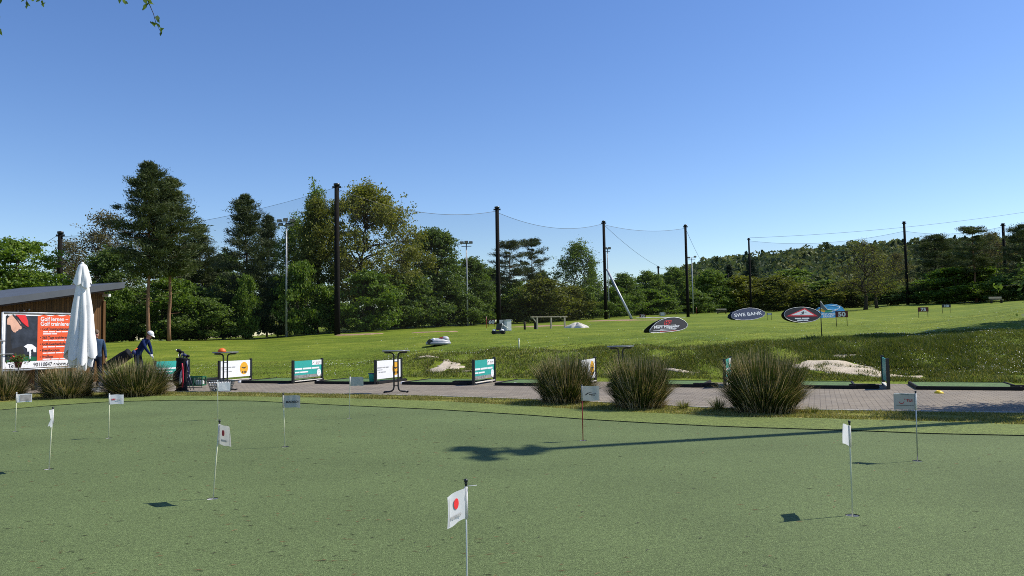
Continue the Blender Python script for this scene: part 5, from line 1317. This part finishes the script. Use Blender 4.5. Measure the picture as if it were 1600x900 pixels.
MB().box((0,0,hr), (ln + .3, .14, .08), bev=.01).build('top_rail', M['bare_wood'], o)
for x in (-ln/2 + .45, .18, ln/2 - .1): MB().box((x, 0, hr/2 - .1), (.12,.12,hr + .12), bev=.008).build('post', M['bare_wood'], o)
MB().box((-ln/2 + .2, 0, hr - .24), (.09,.07,.64), rot=Euler((0, -.75, 0))).build('brace', M['bare_wood'], o); MB().box((-ln/2 + .38, .2, hr*.36), (.16,.14,hr*.85)).build('dark_post', M['bark_dark'], o)
STG = 'stakes on the range'
for u, v, d, h_, mat, lab in [(820, 515, field(820, 515), .65, 'bark_dark', 'short dark post standing before the wooden rail'), (811, 545, field(811, 545), .36, 'cream_pole', 'thin pale stake near the top of the bank'), (760, 513, 74, 1.1, 'red_pole', 'thin red-topped stake beside the 60 sign'), (1089, 498, 118, 1.3, 'red_pole', 'thin red and white stake beside the pale floodlight mast')]:
    p = spot(u, v, d); o = thing('marker_stake', lab, 'stake', p, 0, STG)
    r_ = .09 if mat == 'bark_dark' else .025; MB().tube([(0,0,-.1),(0,0,h_)], r_, 8).build('shaft', M[mat], o); MB().lathe([(r_*1.05, h_-.02), (r_*1.05, h_+.01), (.002, h_+.03)], 8).build('tip', M['white_plastic' if mat != 'bark_dark' else 'bark_dark'], o)
bx = spot(1035, 496, 118); o = thing('tee_box', 'small white box with pale wooden ends at the foot of a short far pole', 'box', bx, 0)
MB().box((0,0,.25), (.62,.4,.5), bev=.01).build('box_body', M['white_plastic'], o)
for s in (-1, 1): MB().box((s*.42,0,.25), (.2,.42,.44), bev=.01).build('wooden_end', M['bare_wood'], o)
for u, v, d, lab in [(1128, 492, 130, 'weathered bench far off, between a short pole and the blue banner'), (1557, 474, 100, 'weathered grey bench in the shade on the upper slope')]:
    p = spot(u, v, d); o = thing('park_bench', lab, 'bench', p, .1, 'benches on the range')
    MB().box((0,0,.45), (1.8,.4,.06), bev=.01).build('seat', M['bare_wood'], o); MB().box((0,.2,.75), (1.8,.05,.25), bev=.01).build('backrest', M['bare_wood'], o)
    for x in (-.7,.7): MB().box((x,0,.21), (.1,.34,.42), bev=.01).build('leg', M['bark_dark'], o)

# ------------------------------------------------------------------ clumps of ornamental grass
def blades(n, rs, w, h, base, spread, wid, droop, seg=4, lean_pow=.8, old=.16):
    """curved grass blades growing from a round base; strips of quads"""
    a = rs.uniform(0, 2*PI, n); q = rs.random(n) ** lean_pow; r0 = base * np.sqrt(rs.random(n)) ; out = (q * .9 + .1 * rs.random(n)) * spread
    L = h * rs.uniform(.62, 1.08, n) * (1 - .22 * q); dr = droop * rs.uniform(.3, 1.6, n) * (0.3 + q)
    az = a + rs.normal(0, .18, n); D = np.stack([np.cos(az), np.sin(az)], 1); B = np.stack([np.cos(a), np.sin(a)], 1) * r0[:, None]
    side = np.stack([-D[:, 1], D[:, 0]], 1); tw = rs.uniform(-.7, .7, n); side = side * np.cos(tw)[:, None] + D * np.sin(tw)[:, None]
    V = []; tint = []
    tn = np.clip(rs.normal(.34, .16, n), 0, .68); oldm = rs.random(n) < old; tn[oldm] = rs.uniform(.74, 1, oldm.sum())
    prev = None
    for s in range(seg + 1):
        t = s / seg; rad = (out * t + dr * t ** 2.6)[:, None] * L[:, None]; hz_ = L * (t - .42 * dr * t ** 3) * np.sqrt(np.maximum(.05, 1 - (out * .75) ** 2))
        P = np.concatenate([B + D * rad, hz_[:, None]], 1); ww = wid * (1 - t ** 2.2) + .0012
        S = np.concatenate([side * ww / 2, np.zeros((n, 1))], 1); cur = (P - S, P + S)
        if prev is not None: V.append(np.stack([prev[0], prev[1], cur[1], cur[0]], 1)); tint.append(np.clip(tn + .12 * (t > .7), 0, 1))
        prev = cur
    V = np.concatenate(V); return V, np.concatenate(tint)
GG = 'ornamental grass clumps bordering the paved path'
def clump(u, v, wpx, vtop, lab, seed, n=2600, spread=1.25, old=.16):
    p = gnd(u, v); k = p.y / F; w = wpx * k; h = (v - vtop) * k * 1.02
    o = thing('ornamental_grass', lab, 'plant', p, 0, GG); rs = np.random.default_rng(seed)
    base = w * .275; sp = (w/2 - base) / h * spread * 1.08
    V, t = blades(n, rs, w, h * .97, base, sp, .013, .10, lean_pow=.7, old=old)
    q = int(n * .9); V2, t2 = blades(q, rs, w, h * .66, base * 1.02, sp * 1.9, .011, .20, lean_pow=.45, old=old * 1.6)      # lower blades splayed outwards
    V3, t3 = blades(n // 6, rs, w, h * .98, base * .95, sp * .9, .006, .07, old=1.0)                           # last year's straw
    V = np.concatenate([V, V2, V3]); t = np.concatenate([t, t2, t3]); c = V.mean(1)
    cl_ = .13 * np.sin(9 * c[:, 0] + seed) * np.sin(7 * c[:, 1] + 2) ; hi = np.clip((c[:, 2] / h - .72) * 1.1, 0, .3) * (rs.random(len(t)) < .75)
    link_mesh('foliage', quad_mesh('foliage', V, len(V), M['reed'], np.clip(t + cl_ + hi, 0, 1)), o)
    V, t = blades(90, rs, w, h * 1.28, base * .8, sp * .8, .004, .25, old=.0)
    link_mesh('flower_stalks', quad_mesh('flower_stalks', V, len(V), M['reed'], t * 0 + .68), o)
    V, t = blades(900, rs, w, h * .24, base * 1.25, 1.0, .012, .35, old=.8)
    link_mesh('dead_leaves', quad_mesh('dead_leaves', V, len(V), M['reed'], t), o)
    return o
clump(884, 629, 108, 549, 'dark grass clump right behind the red flag pole', 51)
clump(1000, 637, 112, 548, 'dark grass clump with a reddish foot, before the half hidden bar table', 52)
clump(1195, 643.5, 140, 543, 'largest dark grass clump, standing alone before the edge of a teal sign', 53, 3600)
clump(105, 621.5, 94, 568, 'sunlit grass clump under the closed parasol', 54, 2300, 1.35, .3)
clump(213, 618, 122, 557, 'grass clump before the golfer in the white cap', 55, 2600, 1.35, .22)
clump(4, 625, 80, 572, 'grass clump cut by the picture edge below the billboard', 56, 2000, 1.35, .28)
def tuft(u, v, wpx, hpx, lab, seed):
    p = gnd(u, v); k = p.y / F; rs = np.random.default_rng(seed); V, t = blades(160, rs, wpx*k, hpx*k*1.3, wpx*k*.22, .8, .006, .3, old=.2)
    o = link_mesh('grass_tuft', quad_mesh('grass_tuft', V, len(V), M['blade'], t), None, p); tag(o, lab, 'plant', 'loose grass tufts beside the path')
tuft(1122, 641, 34, 20, 'loose grass tuft left of the largest clump', 61); tuft(1068, 639, 30, 13, 'small grass tuft at the reddish foot of a clump', 62); tuft(1268, 646, 34, 11, 'low grass tuft at the dry foot of the largest clump', 63)

# ------------------------------------------------------------------ grass blades (beyond counting), daisies, litter
def scatter_blades(name, P, h, wid, rs, mat, tint_mu, tint_sd, lean=.5):
    n = len(P); a = rs.uniform(0, 2*PI, n); hh_ = h * rs.uniform(.5, 1.5, n); s = np.stack([np.cos(a), np.sin(a), np.zeros(n)], 1) * wid / 2
    tip = P + np.stack([rs.normal(0, lean, n) * hh_, rs.normal(0, lean, n) * hh_, hh_], 1)
    V = np.stack([P - s, P + s, tip], 1)
    o = link_mesh(name, quad_mesh(name, V, n, M[mat], np.clip(rs.normal(tint_mu, tint_sd, n), 0, 1), 3)); o['kind'] = 'stuff'; return o
rs = np.random.default_rng(77)
n = 90000; x = rs.uniform(-17, 12, n); lo = np.array([fr_w(a) for a in x]); hi = np.array([st_w(a) for a in x]); t = rs.random(n)
y = lo + .02 + (hi - lo - .06) * t
cl_ = np.sin(x * 5.1) + np.sin(x * 2.3 + y * 7) + rs.normal(0, .8, n)
P = np.stack([x, y, np.full(n, .004)], 1)[cl_ > -.6]
scatter_blades('short_grass', P, .036, .012, rs, 'blade', .70, .22)
# ragged sward on the bank, thicker and higher where the ground is rough
def sward(name, n, b0, b1, u0, u1, h, wid, mu, sd, seed, thin=None):
    rs = np.random.default_rng(seed); u = rs.uniform(u0, u1, n); dl = b0 + (b1 - b0) * rs.random(n) ** 1.15
    d = np.array([d_far(a) for a in u]) + dl; x = (u - 800) / F * d
    keep = (np.sin(x * 2.1 + d) + np.sin(x * .9 - 2.3 * d + 2) + np.sin(5 * x) * .6 + rs.normal(0, .7, n)) > (thin if thin is not None else -9)
    keep &= rs.random(n) < np.clip((u - u0) / 160, 0, 1)
    for _, c, a_, b_ in SANDS:
        dx, dy = x - c.x, d - c.y; ex = dx * TD.x + dy * TD.y; ey = -dx * TD.y + dy * TD.x; keep &= ((ex / a_) ** 2 + (ey / b_) ** 2 > 1)
    x, d = x[keep], d[keep]; z = np.array([zg(a, b) for a, b in zip(x, d)]) - .01
    return scatter_blades(name, np.stack([x, d, z], 1), h, wid, rs, 'blade', mu, sd)
sward('rough_grass', 70000, .5, 5.2, 560, 1660, .085, .024, .46, .24, 81, -1.2)
sward('rough_grass', 50000, .4, 7.5, -20, 1660, .045, .02, .46, .18, 82)
sward('rough_grass', 70000, 1.5, 9, 1230, 1680, .065, .026, .42, .13, 83)
sward('rough_grass', 45000, 2.2, 6.5, 1180, 1520, .13, .024, .30, .18, 85, -.3)
sward('rough_grass', 26000, 1.5, 4.2, 900, 1260, .10, .024, .36, .2, 86, -.2)
sward('meadow_grass', 70000, 5, 34, 150, 1660, .022, .030, .52, .18, 84)
rs = np.random.default_rng(88); Q = []
for _, c, a_, b_ in SANDS:
    m_ = int(700 * (a_ + b_)); th = rs.uniform(0, 2*PI, m_); rr = rs.normal(1.16, .10, m_) * (1 + .12 * np.sin(3 * th + c.x) + .08 * np.sin(7 * th)); ex = a_ * rr * np.cos(th); ey = b_ * rr * np.sin(th)
    for x, y in zip(c.x + ex * TD.x - ey * TD.y, c.y + ex * TD.y + ey * TD.x): Q.append((x, y, zg(x, y) - .01))
    for _ in range(int(5 * a_)):
        x, y = c.x + rs.normal(0, a_ * .5) * TD.x, c.y + rs.normal(0, b_ * .4)
        for _ in range(12): xx, yy = x + rs.normal(0, .04), y + rs.normal(0, .04); Q.append((xx, yy, zg(xx, yy)))
scatter_blades('rough_grass', np.array(Q), .085, .024, rs, 'blade', .4, .24)
def daisies(n, u0, u1, b0, b1, seed, size):
    rs = np.random.default_rng(seed); u = rs.uniform(u0, u1, n); d = np.array([d_far(a) for a in u]) + b0 + (b1 - b0) * rs.random(n)
    x = (u - 800) / F * d; keep = (np.sin(x * .9 + 1) + np.sin(d * .7 + x * .4) + rs.normal(0, .8, n)) > .2; x, d = x[keep], d[keep]
    z = np.array([zg(a, b) for a, b in zip(x, d)]) + .06; C = np.stack([x, d, z], 1)
    nrm = unit(np.array([0, -.5, 1]) + rs.normal(0, .35, (len(C), 3))); a = unit(np.cross(nrm, rs.normal(size=(len(C), 3)))); b = np.cross(nrm, a); s = (size * rs.uniform(.6, 1.3, len(C)))[:, None]
    return np.stack([C - a*s, C + b*s, C + a*s, C - b*s], 1)
V = np.concatenate([daisies(1300, 230, 760, .8, 6, 91, .011), daisies(600, 600, 1300, 2.5, 12, 92, .010), daisies(1900, 1330, 1650, 1.5, 10, 93, .011), daisies(600, 200, 1650, 12, 50, 94, .013)])
o = link_mesh('daisies', quad_mesh('daisies', V, len(V), M['petal'])); o['kind'] = 'stuff'
# dry needles and leaf scraps lying on the green
rs = np.random.default_rng(15); m = MB(); m2 = MB()
for i in range(900):
    d = 4.2 + 12 * rs.random() ** 1.3; u = rs.uniform(-30, 1630) if rs.random() < .5 else rs.uniform(-20, 800); x = (u - 800) / F * d
    if d > ge(x) - .2: continue
    a = rs.normal(.1, .45); L_ = rs.uniform(.02, .08); q = MB() 
    (m if rs.random() < .6 else m2).add([(-L_/2, -.001, .0), (0, -.0032, .002), (L_/2, 0, .001), (0, .0032, .004)], [(0, 1, 2, 3)], M=Matrix.Translation((x, d, .003)) @ Matrix.Rotation(a, 4, 'Z'))
o = m.build('leaf_litter', plain('dry_leaf', (.20, .12, .05), .8, bmp=0)); o['kind'] = 'stuff'
o = m2.build('leaf_litter', plain('dark_leaf', (.022, .025, .012), .8, bmp=0)); o['kind'] = 'stuff'

# ------------------------------------------------------------------ people
def skinned(name, joints, edges, parent, rules, fingers=()):
    """one continuous skinned body; rules(point) -> material index"""
    names = list(joints); me = bpy.data.meshes.new(name); me.from_pydata([joints[k][0] for k in names], [(names.index(a), names.index(b)) for a, b in edges], [])
    ob = bpy.data.objects.new(name, me); COL.objects.link(ob)
    ob.modifiers.new('s', 'SKIN'); sv = me.skin_vertices[0].data
    for i, k in enumerate(names):
        r = joints[k][1]; sv[i].radius = (r if isinstance(r, tuple) else (r, r)); sv[i].use_root = (i == 0)
    ss = ob.modifiers.new('u', 'SUBSURF'); ss.levels = ss.render_levels = 2
    dg = bpy.context.evaluated_depsgraph_get(); dg.update()
    nmesh = bpy.data.meshes.new_from_object(ob.evaluated_get(dg)); bpy.data.objects.remove(ob)
    bm = bmesh.new(); bm.from_mesh(nmesh)
    for base, tipv, r in fingers:
        f_ = MB().tube([base, Vector(base).lerp(Vector(tipv), .5) + Vector((.004, 0, 0)), tipv], [r, r * .95, r * .7], 6); b0_ = len(bm.verts)
        nv = [bm.verts.new(v) for v in f_.v]
        for q in f_.f: bm.faces.new([nv[i] for i in q])
    bm.to_mesh(nmesh); bm.free()
    ml, fn = rules
    nmesh.materials.clear()
    for k in ml: nmesh.materials.append(M[k])
    for pl_ in nmesh.polygons: pl_.material_index = fn(pl_.center); pl_.use_smooth = True
    nmesh.name = name; o = link_mesh(name, nmesh, parent); return o
def head(parent, c, fwd, up, cap_mat=None, r=.105, hair=True, mesh_only=False):
    """face features as children placed on the head; fwd = look direction"""
    fwd = Vector(fwd).normalized(); up = (Vector(up) - fwd * Vector(up).dot(fwd)).normalized(); rt = fwd.cross(up)
    R3 = Matrix((fwd, -rt, up)).transposed().to_4x4(); R3.translation = Vector(c)
    T = lambda x, y, z: R3 @ Vector((x, y, z))
    m = MB()
    for s in (-1, 1): m.ball(T(.088, s*.033, .012), .011, 6)
    m.build('eyes', M['ink_black'], parent)
    MB().ball(T(.095, 0, -.052), .022, 6, sc=(.5, 1, .3)).build('mouth', M['red_pole'], parent)
    if hair:
        MB().ball(T(-.018, 0, .03), r * 1.03, 12, sc=(1, .88, 1.0), rot=R3.to_euler()).build('hair', M['hair'], parent)
    if cap_mat:
        cp = MB(); prof = [(r*1.14*math.cos(t), .012 + r*1.12*math.sin(t)) for t in np.linspace(-.15, PI/2, 9)]; cp.lathe(prof, 20, M=R3 @ Matrix.Translation((-.008, 0, .02)) @ Matrix.Diagonal((1.05, .9, 1, 1)))
        cpo = cp.build('cap', M[cap_mat], parent)
        pk_ = [(r*1.0*math.cos(a) + (.085*math.cos(a*1.0) if abs(a) < 1.1 else 0), r*.92*math.sin(a)) for a in np.linspace(-1.25, 1.25, 13)]
        vs_ = [T(.02, 0, .035)] + [T(x, y, .030 - .10 * max(0, x - .1)) for x, y in pk_]; vs2 = [v + R3.to_3x3() @ Vector((0, 0, .008)) for v in vs_]; k_ = len(vs_)
        MB().add(vs_ + vs2, [tuple(range(k_))[::-1], tuple(range(k_, 2*k_))] + [(i, (i+1) % k_, (i+1) % k_ + k_, i + k_) for i in range(k_)]).build('peak', M[cap_mat], cpo)
def nose_ear(T): pass
# golfer bending over the ball
gt = tee_t(211, .6); gp = along(gt, .7); gface = math.atan2(-.37, .93)
golfer = thing('person', 'person in navy jacket and white cap bending over a golf club on the tee mat', 'person', (gp.x, gp.y, .06), gface + .32)
J = {'pelvis': ((0,0,.93),(.15,.12)), 'belly': ((.10,0,1.08),(.15,.12)), 'chest': ((.25,0,1.29),(.18,.14)), 'neck0': ((.35,0,1.42),(.08,.08)), 'neck1': ((.40,0,1.475),(.058,.058)), 'head0': ((.455,0,1.53),(.078,.085)), 'head1': ((.475,0,1.60),(.09,.095)), 'head2': ((.47,0,1.665),(.07,.075)), 'nose': ((.565,0,1.55),(.016,.014))}
E_ = [('pelvis','belly'),('belly','chest'),('chest','neck0'),('neck0','neck1'),('neck1','head0'),('head0','head1'),('head1','head2'),('head0','nose')]
for s, n_ in ((1, 'L'), (-1, 'R')):
    J.update({'hip'+n_: ((.0,s*.10,.86),.095), 'knee'+n_: ((.09,s*.15,.49),.066), 'calf'+n_: ((.03,s*.17,.33),.058), 'ank'+n_: ((-.02,s*.19,.10),.044), 'toe'+n_: ((.17,s*.23,.04),(.045,.032)),
              'sho'+n_: ((.30,s*.20,1.36),.075), 'elb'+n_: ((.42,s*.17,1.08),.052), 'wri'+n_: ((.53,s*.04,.86),.036), 'han'+n_: ((.56,s*.018,.79),(.040,.026))})
    E_ += [('pelvis','hip'+n_),('hip'+n_,'knee'+n_),('knee'+n_,'calf'+n_),('calf'+n_,'ank'+n_),('ank'+n_,'toe'+n_),('chest','sho'+n_),('sho'+n_,'elb'+n_),('elb'+n_,'wri'+n_),('wri'+n_,'han'+n_)]
def gr(c):
    if c.z < .10: return 3
    if c.z < .88 and c.x < .4: return 1
    if c.x > .365 and c.z > 1.44: return 2
    if c.x > .50 and c.z < .885: return 4
    return 0
M['glove'] = plain('glove', (.7, .7, .68), .7)
fg = []
for s in (-1, 1):
    for q in range(4): fg.append(((.575, s*(.02 + .004*q), .80 - .02*q), (.60 - .01*q, -s*.018, .775 - .022*q), .0095 - .0006*q))
    fg.append(((.565, s*.02, .815), (.605, s*.006, .80), .010))
skinned('body', J, E_, golfer, (['navy_fabric', 'trouser', 'skin', 'shoe', 'glove'], gr), fg)
head(golfer, (.475, 0, 1.60), (.72, 0, -.55), (.5, 0, .8), 'white_paint')
clb = thing('golf_club', 'golf club held down to the mat by the person in the white cap', 'golf club', (gp.x, gp.y, .06), gface + .32)
MB().tube([(.545,0,.90),(.60,0,.66)], .013, 8).build('grip', M['black_rubber'], clb); MB().tube([(.60,0,.66),(.86,-.02,.03)], .006, 8).build('shaft', M['steel'], clb); MB().box((.885,-.02,.03), (.03,.09,.05), bev=.01).build('club_head', M['steel'], clb)
# person standing behind the parasol
pq = at(149.5, 560, 25.0); man = thing('person', 'person in slate blue jacket half hidden behind the closed parasol', 'person', (pq.x, pq.y, 0), -.9)
J = {'pelvis': ((0,0,.98),(.16,.11)), 'belly': ((.01,0,1.15),(.155,.115)), 'chest': ((0,0,1.36),(.175,.125)), 'neck0': ((0,0,1.53),(.075,.07)), 'neck1': ((.01,0,1.585),(.056,.056)), 'head0': ((.03,0,1.65),(.074,.08)), 'head1': ((.025,0,1.72),(.085,.092)), 'head2': ((.01,0,1.785),(.07,.075)), 'nose': ((.115,0,1.69),(.016,.014))}
E_ = [('pelvis','belly'),('belly','chest'),('chest','neck0'),('neck0','neck1'),('neck1','head0'),('head0','head1'),('head1','head2'),('head0','nose')]
for s, n_ in ((1, 'L'), (-1, 'R')):
    J.update({'hip'+n_: ((.0,s*.10,.90),.098), 'knee'+n_: ((.03,s*.11,.51),.066), 'calf'+n_: ((.0,s*.115,.34),.06), 'ank'+n_: ((-.02,s*.12,.10),.046), 'toe'+n_: ((.16,s*.14,.04),(.045,.032)),
              'sho'+n_: ((0,s*.20,1.46),.075), 'elb'+n_: ((-.02,s*.27,1.18),.052), 'wri'+n_: ((.04,s*.29,.94),.036), 'han'+n_: ((.055,s*.29,.86),(.026,.042))})
    E_ += [('pelvis','hip'+n_),('hip'+n_,'knee'+n_),('knee'+n_,'calf'+n_),('calf'+n_,'ank'+n_),('ank'+n_,'toe'+n_),('chest','sho'+n_),('sho'+n_,'elb'+n_),('elb'+n_,'wri'+n_),('wri'+n_,'han'+n_)]
fg = []
for s in (-1, 1):
    for q in range(4): fg.append(((.03 + .018*q, s*.29, .83), (.036 + .018*q, s*(.285 - .012), .775 + (.012 if q in (0, 3) else 0)), .0095))
    fg.append(((.085, s*.288, .88), (.105, s*.28, .83), .010))
def mr(c):
    if c.z < .10: return 3
    if abs(c.y) > .2 and c.z < .92: return 2
    if c.z < .96: return 1
    if c.z > 1.57: return 2
    return 0
skinned('body', J, E_, man, (['slate_fabric', 'trouser', 'skin', 'shoe'], mr), fg)
head(man, (.025, 0, 1.71), (1, 0, -.1), (0, 0, 1))

# ------------------------------------------------------------------ birch twigs hanging in from above
rs = np.random.default_rng(21)
def twig(lab, pts_px, d, leaves):
    P = [at(u, v, d) for u, v in pts_px]; o = thing('birch_twig', lab, 'twig', P[0], 0, 'birch twigs hanging in from above')
    Q = [p - P[0] for p in P]; MB().tube(Q, np.linspace(.003, .0012, len(Q)), 5).build('stem', M['bark_dark'], o)
    V = []
    for u, v, s_, a in leaves:
        c = at(u, v, d) - P[0]; ax = Vector((math.cos(a), rs.normal() * .3, math.sin(a))).normalized(); sd = ax.cross(Vector((rs.normal() * .5, -1, rs.normal() * .4))).normalized(); r = s_ / F * d
        pr = [(-1, 0), (-.55, .42), (-.1, .5), (.4, .3), (1, 0), (.4, -.3), (-.1, -.5), (-.55, -.42)]
        V.append([tuple(Vector(c) + ax * (x * r) + sd * (y * r) + Vector((0, .12 * r * x * x, 0))) for x, y in pr])
    link_mesh('leaves', quad_mesh('leaves', np.array(V), len(V), M['leaf_mid'], rs.random(len(V)), 8), o)
twig('longest birch twig, its leaves trailing lowest into the sky', [(226,-60),(228,-14),(233,6),(240,22),(243,34),(248,44),(252,52)], 4.6,
     [(227,2,6,-1.2),(234,2,6,-.8),(231,6,5,-2),(226,11,6,-2.2),(223,14,4,-1.6),(236,5,5,-.3),(246,29,7,-1.4),(248,33,4,-1.3),(236,35,3,2.2),(240,38,5,-1.2),(243,37,4,.1),(248,40,4,-1),(252,47,5,-1.4),(251,53,4,-1.7),(254,45,3,.4),(224,-10,6,-1),(232,-12,6,-2)])
twig('short birch twig with a pair of leaves at the top edge', [(190,-60),(193,-16),(194,-2)], 4.8, [(194,2,6,-1.2),(197,4,5,-.6),(187,1,5,-1.7),(192,-8,6,-2),(197,-10,6,-.8)])
twig('birch twig with three small leaf clusters at the top edge', [(50,-60),(46,-16),(42,-2),(41,8)], 5.0, [(42,6,5,-1.5),(44,7,4,-.7),(41,11,3,-1.7),(36,0,5,-2.4),(51,0,5,-.6),(46,-10,6,-1)])
twig('birch twig with single leaves between its neighbours at the top edge', [(70,-60),(68,-18),(66,-2),(66,6)], 5.0, [(66,4,4,-1.5),(67,8,4,-1.2),(59,1,4,-2.4),(69,5,3,.2),(64,-9,6,-1.8)])
twig('birch twig brushing the corner of the picture', [(-14,-60),(-8,-10),(-3,20),(-1,46),(0,54)], 4.7, [(1,2,5,-1.4),(0,28,4,-1.6),(0,46,3,-.4),(1,51,5,-1.2),(-4,36,6,-2),(-5,12,6,-2)])

# lettering becomes mesh, so that every part is plain geometry
bpy.context.view_layer.update(); dg = bpy.context.evaluated_depsgraph_get()
for t in TEXTS:
    mesh = bpy.data.meshes.new_from_object(t.evaluated_get(dg)); o = link_mesh('lettering', mesh, t.parent); o.matrix_local = t.matrix_local.copy()
for t in TEXTS: bpy.data.objects.remove(t)
